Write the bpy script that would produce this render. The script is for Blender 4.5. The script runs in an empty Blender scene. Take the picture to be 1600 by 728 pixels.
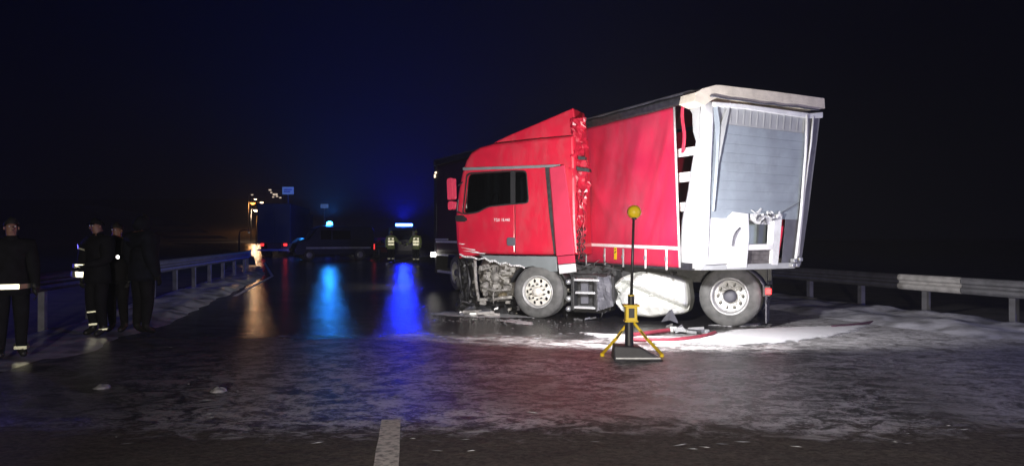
import bpy, bmesh, math, random
from mathutils import Vector, Matrix, noise
from mathutils.geometry import tessellate_polygon
R = math.radians
random.seed(7)
SC = bpy.context.scene
COL = SC.collection

# ---------------------------------------------------------------- camera, world, exposure
CAMH = 1.55
FPX = 1209.0            # focal length in photo pixels (photo is 1600 x 728)
PITCH = R(0.237)
cd = bpy.data.cameras.new("camera"); cam = bpy.data.objects.new("camera", cd); COL.objects.link(cam)
cd.sensor_width = 36.0; cd.lens = FPX / 1600 * 36.0
cd.clip_start = 0.05; cd.clip_end = 3000
cam.location = (0, 0, CAMH); cam.rotation_euler = (R(90) + PITCH, 0, 0)
SC.camera = cam

W = bpy.data.worlds.new("World"); SC.world = W; W.use_nodes = True
bg = W.node_tree.nodes["Background"]
bg.inputs["Color"].default_value = (0.30, 0.32, 1.0, 1); bg.inputs["Strength"].default_value = 0.0015   # night sky

SC.view_settings.view_transform = 'Standard'; SC.view_settings.look = 'None'
SC.view_settings.exposure = 0.0; SC.view_settings.gamma = 1.0
SC.render.engine = 'CYCLES'
SC.cycles.use_denoising = True
SC.cycles.max_bounces = 8; SC.cycles.diffuse_bounces = 4; SC.cycles.glossy_bounces = 4
SC.cycles.transparent_max_bounces = 12; SC.cycles.volume_bounces = 0
SC.cycles.sample_clamp_indirect = 6.0
SC.cycles.caustics_reflective = False; SC.cycles.caustics_refractive = False

def lamp_data(name, kind, power, color, radius=0.1, spot=None, blend=0.5):
    l = bpy.data.lights.new(name, kind); l.energy = power; l.color = color
    if kind in ('POINT', 'SPOT'): l.shadow_soft_size = radius
    if kind == 'SPOT': l.spot_size = spot; l.spot_blend = blend
    return l
def lamp(name, kind, loc, power, color, radius=0.1, aim=None, spot=None, blend=0.5):
    o = bpy.data.objects.new(name, lamp_data(name, kind, power, color, radius, spot, blend)); COL.objects.link(o)
    o.location = loc
    if aim is not None:
        o.rotation_euler = (Vector(aim) - Vector(loc)).to_track_quat('-Z', 'Y').to_euler()
    return o
# the patrol car the picture is taken from: dipped headlamp and its blue beacon, behind and beside the photographer
HEAD = (-1.2, -5.0, 1.3)
lamp('headlamp_light', 'SPOT', (-.3, -5.0, 1.3), 8000, (1.0, .92, .80), .10, aim=(2.0, 10, -.9), spot=R(48), blend=1.0)
lamp('headlamp_light', 'SPOT', HEAD, 2800, (1.0, .92, .80), .10, aim=(-6.6, 12, .3), spot=R(34), blend=1.0)
lamp('beacon_light', 'POINT', (13.0, 3.0, 2.2), 1100, (.16, .17, 1.0), .12)
lamp('beacon_light', 'POINT', (-19.0, 21.0, 2.6), 900, (.10, .08, 1.0), .12)   # added unseen lamp that turns the left snow blue, no car there

# ---------------------------------------------------------------- materials
MATS = {}
def mat(name, base, rough=.5, metal=0., var=.15, scale=6., bump=0., bscale=30., coat=0., spec=.5, emit=None, estr=0., detail=4., dark=None, dthr=.55):
    if name in MATS: return MATS[name]
    m = bpy.data.materials.new(name); m.use_nodes = True
    nt = m.node_tree; b = nt.nodes["Principled BSDF"]
    b.inputs["Roughness"].default_value = rough; b.inputs["Metallic"].default_value = metal
    b.inputs["Specular IOR Level"].default_value = spec
    if coat: b.inputs["Coat Weight"].default_value = coat; b.inputs["Coat Roughness"].default_value = .08
    tc = nt.nodes.new("ShaderNodeTexCoord")
    nz = nt.nodes.new("ShaderNodeTexNoise"); nz.inputs["Scale"].default_value = scale; nz.inputs["Detail"].default_value = detail
    nt.links.new(tc.outputs["Object"], nz.inputs["Vector"])
    rp = nt.nodes.new("ShaderNodeValToRGB")
    lo = [max(0, c * (1 - var)) for c in base]; hi = [min(1, c * (1 + var)) for c in base]
    rp.color_ramp.elements[0].position = .3; rp.color_ramp.elements[0].color = (*(dark if dark else lo), 1)
    rp.color_ramp.elements[1].position = .7 if not dark else dthr; rp.color_ramp.elements[1].color = (*hi, 1)
    nt.links.new(nz.outputs["Fac"], rp.inputs["Fac"]); nt.links.new(rp.outputs["Color"], b.inputs["Base Color"])
    if bump:
        n2 = nt.nodes.new("ShaderNodeTexNoise"); n2.inputs["Scale"].default_value = bscale; n2.inputs["Detail"].default_value = 5
        nt.links.new(tc.outputs["Object"], n2.inputs["Vector"])
        bp = nt.nodes.new("ShaderNodeBump"); bp.inputs["Strength"].default_value = bump; bp.inputs["Distance"].default_value = .02
        nt.links.new(n2.outputs["Fac"], bp.inputs["Height"]); nt.links.new(bp.outputs["Normal"], b.inputs["Normal"])
    if emit is not None:
        b.inputs["Emission Color"].default_value = (*emit, 1); b.inputs["Emission Strength"].default_value = estr
    MATS[name] = m
    return m
def glass(name, tint, amount=.6, rough=.03):
    if name in MATS: return MATS[name]
    m = bpy.data.materials.new(name); m.use_nodes = True; nt = m.node_tree
    for n in list(nt.nodes): nt.nodes.remove(n)
    out = nt.nodes.new("ShaderNodeOutputMaterial"); tr = nt.nodes.new("ShaderNodeBsdfTransparent"); gl = nt.nodes.new("ShaderNodeBsdfGlossy")
    tr.inputs["Color"].default_value = (*tint, 1); gl.inputs["Roughness"].default_value = rough
    fr = nt.nodes.new("ShaderNodeFresnel"); fr.inputs["IOR"].default_value = 1.5
    mx = nt.nodes.new("ShaderNodeMixShader")
    nt.links.new(fr.outputs[0], mx.inputs[0]); nt.links.new(tr.outputs[0], mx.inputs[1]); nt.links.new(gl.outputs[0], mx.inputs[2])
    nt.links.new(mx.outputs[0], out.inputs["Surface"]); MATS[name] = m
    return m

RED = mat('red_paint', (.54, .011, .038), .38, coat=.3, var=.10, scale=2.5, bump=.03, bscale=4)
def grime(m, col, amount, scale, lo, hi):
    """a film of road salt lying in blotches over the paint"""
    nt = m.node_tree; b = nt.nodes["Principled BSDF"]; src = b.inputs["Base Color"].links[0].from_socket
    tc = nt.nodes.new("ShaderNodeTexCoord"); mp = nt.nodes.new("ShaderNodeMapping"); mp.inputs["Scale"].default_value = (1.6, 1, .7); nt.links.new(tc.outputs["Object"], mp.inputs[0])
    n = nt.nodes.new("ShaderNodeTexNoise"); n.inputs["Scale"].default_value = scale; n.inputs["Detail"].default_value = 9; n.inputs["Roughness"].default_value = .72; nt.links.new(mp.outputs[0], n.inputs["Vector"])
    mr = nt.nodes.new("ShaderNodeMapRange"); mr.inputs[1].default_value = lo; mr.inputs[2].default_value = hi; mr.inputs[4].default_value = amount; nt.links.new(n.outputs["Fac"], mr.inputs[0])
    mx = nt.nodes.new("ShaderNodeMix"); mx.data_type = 'RGBA'; nt.links.new(mr.outputs[0], mx.inputs[0]); nt.links.new(src, mx.inputs[6]); mx.inputs[7].default_value = (*col, 1)
    nt.links.new(mx.outputs[2], b.inputs["Base Color"])
    ad = nt.nodes.new("ShaderNodeMath"); ad.operation = 'MULTIPLY_ADD'; nt.links.new(mr.outputs[0], ad.inputs[0]); ad.inputs[1].default_value = 1.2; ad.inputs[2].default_value = b.inputs["Roughness"].default_value
    nt.links.new(ad.outputs[0], b.inputs["Roughness"])
grime(RED, (.20, .10, .10), .28, 1.5, .46, .70)
RED_LIT = mat('lit_red_paint', (.64, .050, .105), .26, coat=.4, var=.08, scale=3)  # cab red lightened, the fairing's pinkish highlight painted in; mirror housings share it
RED_TORN = mat('torn_red_paint', (.40, .010, .032), .36, coat=.15, var=.3, scale=8)
CURTAIN = mat('red_tarpaulin', (.55, .018, .062), .48, var=.13, scale=1.6, bump=.2, bscale=3.0)
grime(CURTAIN, (.22, .10, .12), .30, 1.1, .45, .72)
WHITE = mat('white_paint', (.80, .80, .80), .4, var=.06, scale=5, bump=.05, bscale=9)
WHITE_BENT = mat('bent_white_panel', (.78, .79, .80), .35, var=.10, scale=4, bump=.15, bscale=5)
GREY_BOARD = mat('grey_headboard', (.275, .315, .36), .5, var=.12, scale=3, bump=.06, bscale=14)
grime(WHITE_BENT, (.30, .28, .26), .45, 2.2, .52, .72); grime(GREY_BOARD, (.12, .13, .15), .35, 1.8, .5, .7)
GREY_LIGHT = mat('light_grey_panel', (.36, .37, .38), .5, var=.1, scale=5)
GREY_DARK = mat('dark_grey_panel', (.10, .10, .12), .6, var=.2, scale=4)
SKIRT = mat('grey_plastic', (.17, .19, .20), .55, var=.12, scale=5, bump=.05)
BLACK = mat('black_plastic', (.018, .018, .02), .5, var=.3)
BLACKM = mat('black_steel', (.03, .03, .032), .45, var=.5, scale=12, bump=.2)
STEEL = mat('galvanised_steel', (.45, .46, .47), .42, .6, var=.2, scale=10, bump=.1)
STEEL_BRIGHT = mat('bright_steel', (.75, .76, .78), .35, .35, var=.12, scale=9)
ENGINE = mat('dirty_cast_metal', (.25, .24, .225), .75, .0, var=.5, scale=7, bump=.5, bscale=16, dark=(.05, .045, .04), dthr=.6)
BROWNM = mat('rusty_metal', (.16, .13, .08), .6, .2, var=.5, scale=12, bump=.3)
RUBBER = mat('tyre_rubber', (.11, .11, .108), .8, var=.35, scale=7, bump=.15, bscale=40)
RIM_WHITE = mat('white_wheel_paint', (.72, .70, .64), .4, var=.2, scale=9)
RIM_GREY = mat('steel_wheel_paint', (.50, .50, .50), .38, .3, var=.25, scale=9)
TANK = mat('crumpled_aluminium', (.66, .67, .64), .33, .15, var=.07, scale=3, bump=.05)
YELLOW = mat('yellow_plastic', (.80, .56, .015), .4, var=.08)
WOOD = mat('weathered_board', (.11, .10, .10), .7, var=.4, scale=14)
INTERIOR = mat('cab_lining', (.10, .10, .11), .8, var=.3)
CLOTH = mat('dark_uniform', (.007, .007, .009), .85, var=.4, scale=9, bump=.3, bscale=18, spec=.2)
CLOTH_NAVY = mat('navy_jacket', (.007, .008, .014), .85, var=.4, scale=9, bump=.3, bscale=18, spec=.2)
CLOTH_OLIVE = mat('olive_collar', (.10, .11, .025), .85, var=.3, scale=9, spec=.2)
HIVIS = mat('hivis_yellow_vest', (.75, .90, .25), .7, var=.1)
SKIN = mat('skin', (.27, .14, .11), .55, var=.12, scale=12)
HAIR = mat('dark_hair', (.012, .010, .010), .7, var=.3)
BOOT = mat('black_boot', (.012, .012, .012), .5, var=.3)
REFLECT = mat('reflective_tape', (.95, .95, .72), .34, 1.0, var=.03, scale=40)
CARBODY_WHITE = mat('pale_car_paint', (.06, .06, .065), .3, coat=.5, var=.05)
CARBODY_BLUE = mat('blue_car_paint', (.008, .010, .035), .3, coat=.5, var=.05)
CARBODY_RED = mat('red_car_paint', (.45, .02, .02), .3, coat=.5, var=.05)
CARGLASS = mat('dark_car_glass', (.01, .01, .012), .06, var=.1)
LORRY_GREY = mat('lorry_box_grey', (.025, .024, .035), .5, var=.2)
BARK = mat('bark', (.05, .04, .035), .9, var=.4, scale=10, bump=.5)
def emis(name, col, s): return mat(name, [min(1, c) for c in col], .4, var=0, emit=col, estr=s)
E_CYAN = emis('cyan_beacon', (.06, .60, 1.0), 14)
E_BLUE = emis('blue_lightbar', (.08, .30, 1.0), 16)
E_ORANGE = emis('sodium_lamp', (1.0, .40, .08), 6)
E_WARM = emis('warm_white_lamp', (1.0, .70, .46), 5)
E_WHITE = emis('white_lamp', (1.0, .95, .85), 8)
E_RED = emis('red_tail_lamp', (1.0, .03, .03), 2.6)
E_DIMRED = emis('dim_red_lamp', (1.0, .05, .05), 1.1)
E_WINDOW = emis('lit_window', (1.0, .80, .62), .8)
E_FLOOD = emis('flood_led', (1.0, .98, .95), 60)
E_AMBER = emis('amber_marker', (1.0, .80, .55), 2.2)
PANE = glass('cab_glass', (.42, .45, .46))

# ---------------------------------------------------------------- mesh helpers
def tag(o, label=None, cat=None, group=None, kind=None):
    if label: o['label'] = label
    if cat: o['category'] = cat
    if group: o['group'] = group
    if kind: o['kind'] = kind
    return o
def empty(name, loc, rz, label, cat, group=None):
    o = bpy.data.objects.new(name, None); COL.objects.link(o); o.location = loc; o.rotation_euler = (0, 0, rz)
    o.empty_display_size = .2
    return tag(o, label, cat, group)
def link_mesh(name, me, m, parent=None, smooth=False, bevel=0., label=None):
    o = bpy.data.objects.new(name, me); COL.objects.link(o)
    for mm in (m if isinstance(m, (list, tuple)) else [m]): me.materials.append(mm)
    if parent is not None: o.parent = parent
    if smooth:
        for p in me.polygons: p.use_smooth = True
    if bevel:
        b = o.modifiers.new('bevel', 'BEVEL'); b.width = bevel; b.segments = 2; b.limit_method = 'ANGLE'; b.angle_limit = R(40)
    if label: o['label'] = label
    return o
class MB:
    def __init__(s): s.v = []; s.f = []
    def add(s, vs, fs):
        n = len(s.v); s.v += [tuple(p) for p in vs]; s.f += [tuple(i + n for i in f) for f in fs]; return s
    def box(s, x0, x1, y0, y1, z0, z1):
        return s.add([(x0,y0,z0),(x1,y0,z0),(x1,y1,z0),(x0,y1,z0),(x0,y0,z1),(x1,y0,z1),(x1,y1,z1),(x0,y1,z1)],
                     [(0,3,2,1),(4,5,6,7),(0,1,5,4),(1,2,6,5),(2,3,7,6),(3,0,4,7)])
    def hexa(s, p): # 8 points, same order as box
        return s.add(p, [(0,3,2,1),(4,5,6,7),(0,1,5,4),(1,2,6,5),(2,3,7,6),(3,0,4,7)])
    def slab(s, outer, holes, fn, d0, d1):
        """2-D outline (with holes) given depth between d0 and d1; fn(a, b, d) maps to 3-D"""
        loops = [list(outer)] + [list(h) for h in holes]
        flat = [p for l in loops for p in l]
        tris = tessellate_polygon([[Vector((p[0], p[1], 0)) for p in l] for l in loops])
        n = len(flat)
        vs = [fn(p[0], p[1], d0) for p in flat] + [fn(p[0], p[1], d1) for p in flat]
        fs = [t for t in tris] + [tuple(i + n for i in reversed(t)) for t in tris]
        k = 0
        for l in loops:
            m = len(l)
            for i in range(m):
                a, b = k + i, k + (i + 1) % m
                fs.append((a, b, b + n, a + n))
            k += m
        return s.add(vs, fs)
    def tube(s, pts, r, seg=8, caps=True):
        pts = [Vector(p) for p in pts]; n = len(pts); vs = []; fs = []
        rr = r if isinstance(r, (list, tuple)) else [r] * n
        prev = None
        for i, p in enumerate(pts):
            t = (pts[min(i + 1, n - 1)] - pts[max(i - 1, 0)]).normalized()
            if prev is None:
                a = t.orthogonal().normalized()
            else:
                a = (prev - t * prev.dot(t)); a = a.normalized() if a.length > 1e-6 else t.orthogonal().normalized()
            prev = a; b = t.cross(a)
            for k in range(seg):
                th = 2 * math.pi * k / seg
                vs.append(p + (a * math.cos(th) + b * math.sin(th)) * rr[i])
        for i in range(n - 1):
            for k in range(seg):
                k2 = (k + 1) % seg
                fs.append((i * seg + k, i * seg + k2, (i + 1) * seg + k2, (i + 1) * seg + k))
        if caps:
            fs.append(tuple(reversed(range(seg)))); fs.append(tuple((n - 1) * seg + k for k in range(seg)))
        return s.add(vs, fs)
    def lathe(s, prof, c, ax, seg=32):
        """prof: list of (radius, distance along ax); c: centre"""
        ax = Vector(ax).normalized(); a = ax.orthogonal().normalized(); b = ax.cross(a); c = Vector(c)
        vs = []; fs = []
        for r, d in prof:
            for k in range(seg):
                th = 2 * math.pi * k / seg
                vs.append(c + ax * d + (a * math.cos(th) + b * math.sin(th)) * r)
        for i in range(len(prof) - 1):
            for k in range(seg):
                k2 = (k + 1) % seg
                fs.append((i * seg + k, i * seg + k2, (i + 1) * seg + k2, (i + 1) * seg + k))
        return s.add(vs, fs)
    def grid(s, fn, nu, nv):
        vs = [fn(i / nu, j / nv) for j in range(nv + 1) for i in range(nu + 1)]
        fs = [(j*(nu+1)+i, j*(nu+1)+i+1, (j+1)*(nu+1)+i+1, (j+1)*(nu+1)+i) for j in range(nv) for i in range(nu)]
        return s.add(vs, fs)
    def mesh(s, name):
        me = bpy.data.meshes.new(name); me.from_pydata(s.v, [], s.f)
        bm = bmesh.new(); bm.from_mesh(me); bmesh.ops.recalc_face_normals(bm, faces=bm.faces); bm.to_mesh(me); bm.free()
        me.validate(); me.update(); return me
    def build(s, name, m, parent=None, smooth=False, bevel=0., label=None):
        return link_mesh(name, s.mesh(name), m, parent, smooth, bevel, label)
def solid(o, t, off=0.):
    m = o.modifiers.new('thickness', 'SOLIDIFY'); m.thickness = t; m.offset = off; return o
def copy_tree(o, parent=None):
    c = o.copy(); COL.objects.link(c)
    if parent is not None: c.parent = parent
    for ch in [x for x in KIDS.get(o.name, [])]: copy_tree(ch, c)
    return c
KIDS = {}
def index_kids():
    KIDS.clear()
    for o in COL.objects:
        if o.parent: KIDS.setdefault(o.parent.name, []).append(o)

# ---------------------------------------------------------------- photo measurement -> places in the world
CAM = Vector((0, 0, CAMH))
def ray(px, py):
    u = (px - 800) / FPX; v = (364 - py) / FPX
    return Vector((u, math.cos(PITCH) - v * math.sin(PITCH), math.sin(PITCH) + v * math.cos(PITCH)))
def at(px, py, Y): d = ray(px, py); return CAM + d * (Y / d.y)
def gnd(px, py, z=0.): d = ray(px, py); return CAM + d * ((z - CAMH) / d.z)
class Frame:
    def __init__(s, o, ang):
        s.o = Vector(o); s.ang = ang
        s.u = Vector((math.cos(ang), math.sin(ang), 0)); s.w = Vector((-math.sin(ang), math.cos(ang), 0))
    def loc(s, P): d = P - s.o; return Vector((d.dot(s.u), d.dot(s.w), d.z))
    def on_y(s, px, py, y=0.):   # hit of the view ray with the plane local y = const
        d = ray(px, py); t = (y - (CAM - s.o).dot(s.w)) / d.dot(s.w); return s.loc(CAM + d * t)
    def on_x(s, px, py, x=0.):
        d = ray(px, py); t = (x - (CAM - s.o).dot(s.u)) / d.dot(s.u); return s.loc(CAM + d * t)
def lerp(a, b, t): return a + (b - a) * t
def pl(pts, x):
    if x <= pts[0][0]: return pts[0][1]
    for (a, b), (c, d) in zip(pts, pts[1:]):
        if x <= c: return b + (d - b) * (x - a) / (c - a)
    return pts[-1][1]

# ================================================================ SETTING
def height(x, y):
    t = min(1, max(0, (-x - 12) / 40)) * max(0, y - 170)
    return .085 * t * min(1, max(0, (y - 170) / 60))
ROAD_L = [(-30, -3), (0, -5.0), (5, -5.4), (14, -6.4), (30, -9.8), (60, -20), (100, -38), (200, -90), (350, -200)]
ROAD_R = [(-30, 10), (0, 10.5), (5, 10.5), (11, 9.6), (13, 8.9), (20, 6.6), (30, 4), (60, -5), (100, -22), (200, -74), (350, -185)]

def ground_material():
    """icy wet carriageway: smooth wet asphalt further off, a rough crust of frozen slush nearer"""
    m = bpy.data.materials.new('icy_asphalt'); m.use_nodes = True; nt = m.node_tree; L = nt.links
    b = nt.nodes["Principled BSDF"]
    ge = nt.nodes.new("ShaderNodeNewGeometry")
    mp = nt.nodes.new("ShaderNodeMapping"); L.new(ge.outputs["Position"], mp.inputs["Vector"])
    mp.inputs["Rotation"].default_value = (0, 0, R(12)); mp.inputs["Scale"].default_value = (1.0, 1.25, 1)
    def nz(scale, det, rough=.6, src=mp, dist=0.):
        n = nt.nodes.new("ShaderNodeTexNoise"); n.inputs["Scale"].default_value = scale; n.inputs["Detail"].default_value = det
        n.inputs["Roughness"].default_value = rough; n.inputs["Distortion"].default_value = dist
        L.new(src.outputs[0], n.inputs["Vector"]); return n.outputs["Fac"]
    def math_(op, a, bb=None, clamp=False):
        n = nt.nodes.new("ShaderNodeMath"); n.operation = op; n.use_clamp = clamp
        for i, x in enumerate((a, bb)):
            if x is None: continue
            if isinstance(x, (int, float)): n.inputs[i].default_value = x
            else: L.new(x, n.inputs[i])
        return n.outputs[0]
    def ramp(x, lo, hi):
        n = nt.nodes.new("ShaderNodeMapRange"); n.inputs[1].default_value = lo; n.inputs[2].default_value = hi; n.clamp = True
        n.interpolation_type = 'SMOOTHSTEP'; L.new(x, n.inputs[0]); return n.outputs[0]
    big = nz(.35, 3); mid = nz(3.4, 8, .72, dist=.8); fine = nz(17, 8, .8, dist=.5); grit = nz(70, 3)
    sx = nt.nodes.new("ShaderNodeSeparateXYZ"); L.new(ge.outputs["Position"], sx.inputs[0])
    edge = math_('ADD', sx.outputs["Y"], math_('MULTIPLY', math_('SUBTRACT', big, .5), 5.0))
    notwet = math_('SUBTRACT', 1.0, ramp(edge, 11.2, 12.4))            # crust of frozen slush ends about 12 m off
    e2 = math_('ADD', sx.outputs["Y"], math_('ADD', math_('MULTIPLY', math_('SUBTRACT', mid, .5), 1.6), math_('MULTIPLY', math_('SUBTRACT', big, .5), 1.2)))
    bare = math_('SUBTRACT', 1.0, ramp(e2, 5.9, 6.7))                  # bare, rubbed asphalt nearest
    right = ramp(math_('SUBTRACT', sx.outputs["X"], math_('MULTIPLY', sx.outputs["Y"], .10)), 2.2, 4.0)
    crust = math_('MAXIMUM', notwet, math_('MULTIPLY', right, math_('SUBTRACT', 1.0, ramp(sx.outputs["Y"], 17, 20))))
    crust = math_('MULTIPLY', crust, math_('SUBTRACT', 1.0, bare))
    pat = math_('ADD', math_('MULTIPLY', mid, .55), math_('MULTIPLY', fine, .45))
    frost = math_('MULTIPLY', ramp(pat, .45, .56), crust)
    frost = math_('MULTIPLY', frost, math_('ADD', .50, math_('MULTIPLY', ramp(big, .38, .58), .50)))
    frost = math_('MULTIPLY', frost, math_('ADD', .30, math_('MULTIPLY', ramp(sx.outputs["X"], -4.5, -1.0), .70)))
    frost = math_('MAXIMUM', frost, math_('MULTIPLY', math_('MULTIPLY', right, crust), math_('MULTIPLY', ramp(pat, .36, .58), .85)))
    snowy = math_('MULTIPLY', math_('MULTIPLY', right, ramp(pat, .46, .60)), ramp(sx.outputs["Y"], 8, 13))
    def mixc(f, A, B):
        m_ = nt.nodes.new("ShaderNodeMix"); m_.data_type = 'RGBA'
        for i, x in ((0, f), (6, A), (7, B)):
            if isinstance(x, tuple): m_.inputs[i].default_value = x
            else: L.new(x, m_.inputs[i])
        return m_.outputs[2]
    c_bare = mixc(ramp(fine, .35, .65), (.075, .064, .056, 1), (.17, .148, .128, 1))
    col = mixc(bare, (.030, .028, .027, 1), c_bare)
    col = mixc(frost, col, (.80, .78, .78, 1))
    col = mixc(math_('MULTIPLY', snowy, .6), col, (.50, .50, .52, 1))
    L.new(col, b.inputs["Base Color"])
    r = math_('ADD', math_('ADD', .15, math_('MULTIPLY', crust, .20)), math_('MULTIPLY', frost, .10))
    r = math_('ADD', math_('ADD', r, math_('MULTIPLY', bare, .60)), math_('MULTIPLY', math_('SUBTRACT', big, .5), .10))
    L.new(r, b.inputs["Roughness"])
    L.new(math_('ADD', .05, math_('MULTIPLY', crust, .45)), b.inputs["Specular IOR Level"])
    bp = nt.nodes.new("ShaderNodeBump"); bp.inputs["Distance"].default_value = .020
    wav = nz(1.5, 2, .5)
    hgt = math_('ADD', math_('ADD', pat, math_('MULTIPLY', grit, .08)), math_('MULTIPLY', math_('SUBTRACT', 1.0, crust), math_('MULTIPLY', wav, 2.2)))
    L.new(hgt, bp.inputs["Height"])
    L.new(math_('ADD', .50, math_('MULTIPLY', crust, .40)), bp.inputs["Strength"]); L.new(bp.outputs[0], b.inputs["Normal"])
    return m
ROADM = ground_material()
SOIL = mat('frozen_soil', (.045, .04, .035), .9, var=.5, scale=1.5, bump=.5, bscale=6)
SNOW = mat('trodden_snow', (.42, .42, .46), .30, var=.5, scale=2.2, bump=.9, bscale=5, detail=7, dark=(.12, .12, .13), dthr=.56)
SNOW_CLEAN = mat('white_snow', (.80, .80, .82), .6, var=.08, scale=5, bump=.5, bscale=14)
PAINTM = mat('worn_road_paint', (.60, .56, .52), .85, var=.4, scale=18, bump=.2, bscale=60, dark=(.30, .285, .265), dthr=.55)

ys = [-60, -30, -10, 0, 10, 20, 40, 60, 90, 120, 150, 170, 185, 200, 215, 230, 250, 270, 300, 340, 380, 420]
xs = [-440, -340, -260, -200, -160, -130, -110, -90, -75, -60, -52, -44, -36, -28, -20, -12, 0, 20, 60, 140, 300, 440]
g = MB(); g.add([(x, y, height(x, y) - .03) for y in ys for x in xs],
    [(j*len(xs)+i, j*len(xs)+i+1, (j+1)*len(xs)+i+1, (j+1)*len(xs)+i) for j in range(len(ys)-1) for i in range(len(xs)-1)])
tag(g.build('ground', SOIL), 'dark frozen ground beside the road', kind='structure')
rd = MB(); yy = [-30, -10] + list(range(0, 60, 2)) + list(range(60, 351, 10))
for a, c in zip(yy, yy[1:]):
    n = 6
    def P(t, y): x = lerp(pl(ROAD_L, y), pl(ROAD_R, y), t); return (x, y, height(x, y))
    for i in range(n):
        rd.add([P(i/n, a), P((i+1)/n, a), P((i+1)/n, c), P(i/n, c)], [(0, 1, 2, 3)])
tag(rd.build('road', ROADM), 'wet icy asphalt road reflecting the lights', kind='structure')
p0, p1 = gnd(603, 728), gnd(613, 640); dirv = (p1 - p0) / (p1.y - p0.y)
mk = MB()
def mark(y0, y1, w, wob):
    n = 14
    def f(u, v):
        y = lerp(y0, y1, v); c = p0 + dirv * (y - p0.y)
        return (c.x + (u - .5) * w + wob * noise.noise((u * 9, v * 13, y0)), y, .004)
    mk.grid(f, 2, n)
mark(2.2, 6.55, .165, .012)
tag(mk.build('road_marking', PAINTM), 'worn white lane line running into the ice', kind='structure')
mk2 = MB()
def edge_mark(u, v):
    y = lerp(20, 45, v); return (pl(ROAD_L, y) + .45 + u * .12, y, .004)
mk2.grid(edge_mark, 1, 30)
tag(mk2.build('road_marking', PAINTM), 'faint white edge line along the left roadside', kind='structure')

def bank(name, left, right, y0, y1, hgt, m, label, nu=22, nv=90, seed=0., base=.004):
    b_ = MB()
    def f(u, v):
        y = lerp(y0, y1, v); x = lerp(pl(left, y), pl(right, y), u)
        x += .25 * noise.noise((y * .9, seed, u * 2))
        n_ = noise.fractal((x * 1.3, y * 1.1, seed), 1.0, 2.1, 5)
        e = min(1, 4 * u, 4 * (1 - u), 5 * v + .05, 5 * (1 - v) + .05)
        return (x, y, base - .03 + (hgt * (.55 + .55 * n_) + .03) * e)
    b_.grid(f, nu, nv)
    return tag(b_.build(name, m, smooth=True), label, kind='structure')
off = lambda pts, d: [(y, x + d) for y, x in pts]
bank('snow_bank', off(ROAD_L, -1.5), off(ROAD_L, .35), 9.0, 42, .16, SNOW, 'bluish trodden snow strip along the left guardrail', seed=3.)
RAILR = [(-5, 14.5), (5, 11.6), (11.3, 9.75), (13.4, 8.87), (15.86, 8.0), (19.8, 6.95), (24, 6.1), (30, 5.0), (40, 3.0), (60, -3.4)]
bank('snow_bank', off(RAILR, -2.6), off(RAILR, .5), 11.0, 21.5, .15, SNOW, 'bluish snow strip along the right guardrail', seed=8., nv=70)

# bright frozen foam in front of the trailer and thin sheets of ice round the wheels
def foam_material(name, base, rough):
    m = bpy.data.materials.new(name); m.use_nodes = True; nt = m.node_tree; L = nt.links; b = nt.nodes["Principled BSDF"]
    b.inputs["Base Color"].default_value = (*base, 1); b.inputs["Roughness"].default_value = rough
    at_ = nt.nodes.new("ShaderNodeAttribute"); at_.attribute_name = 'inside'
    ge = nt.nodes.new("ShaderNodeNewGeometry"); n1 = nt.nodes.new("ShaderNodeTexNoise"); n1.inputs["Scale"].default_value = 7; n1.inputs["Detail"].default_value = 8; n1.inputs["Roughness"].default_value = .7
    L.new(ge.outputs["Position"], n1.inputs["Vector"])
    ad = nt.nodes.new("ShaderNodeMath"); ad.operation = 'ADD'; L.new(at_.outputs["Fac"], ad.inputs[0]); L.new(n1.outputs["Fac"], ad.inputs[1])
    mr = nt.nodes.new("ShaderNodeMapRange"); mr.inputs[1].default_value = .50; mr.inputs[2].default_value = .74; L.new(ad.outputs[0], mr.inputs[0])
    L.new(mr.outputs[0], b.inputs["Alpha"])
    bp = nt.nodes.new("ShaderNodeBump"); bp.inputs["Strength"].default_value = .5; bp.inputs["Distance"].default_value = .02; L.new(n1.outputs["Fac"], bp.inputs["Height"]); L.new(bp.outputs[0], b.inputs["Normal"])
    return m
FOAM = foam_material('white_foam', (.82, .82, .84), .6); ICE = foam_material('grey_ice', (.50, .50, .51), .3)
def patch(name, outline_px, m, label, z=.010, lift=.02, parent=None, sub=16):
    pts = [gnd(*p) for p in outline_px]; c = sum(pts, Vector()) / len(pts)
    n = len(pts); P_ = []
    for i in range(n):
        for k in range(10):
            q = pts[i].lerp(pts[(i + 1) % n], k / 10)
            j = noise.fractal((q.x * 3.1, q.y * 3.1, 1.7), .7, 2.2, 5); q = q + Vector((.6*(q.x - c.x), (q.y - c.y)*4, 0)).normalized() * j * .10
            P_.append(q)
    b_ = MB(); rings = [1.0, .96, .8, .5, .2]
    vs = []
    for t in rings:
        for q in P_:
            r = c.lerp(q, t)
            vs.append((r.x, r.y, z - .008 if t == 1.0 else z + lift * (1 - t) ** .5 * (1 + .6 * noise.noise((r.x * 5, r.y * 5, 0)))))
    N = len(P_); vs.append((c.x, c.y, z + lift)); fs = []
    for i in range(len(rings) - 1):
        for k in range(N):
            fs.append((i*N+k, i*N+(k+1) % N, (i+1)*N+(k+1) % N, (i+1)*N+k))
    fs += [((len(rings)-1)*N+k, (len(rings)-1)*N+(k+1) % N, len(vs)-1) for k in range(N)]
    b_.add(vs, fs); o = b_.build(name, m, parent, smooth=True)
    ca = o.data.attributes.new('inside', 'FLOAT', 'POINT')
    for i in range(len(o.data.vertices)): ca.data[i].value = min(1, (1 - rings[i // N]) * 1.6) if i < N*len(rings) else 1
    return tag(o, label, 'ice patch')
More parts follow.
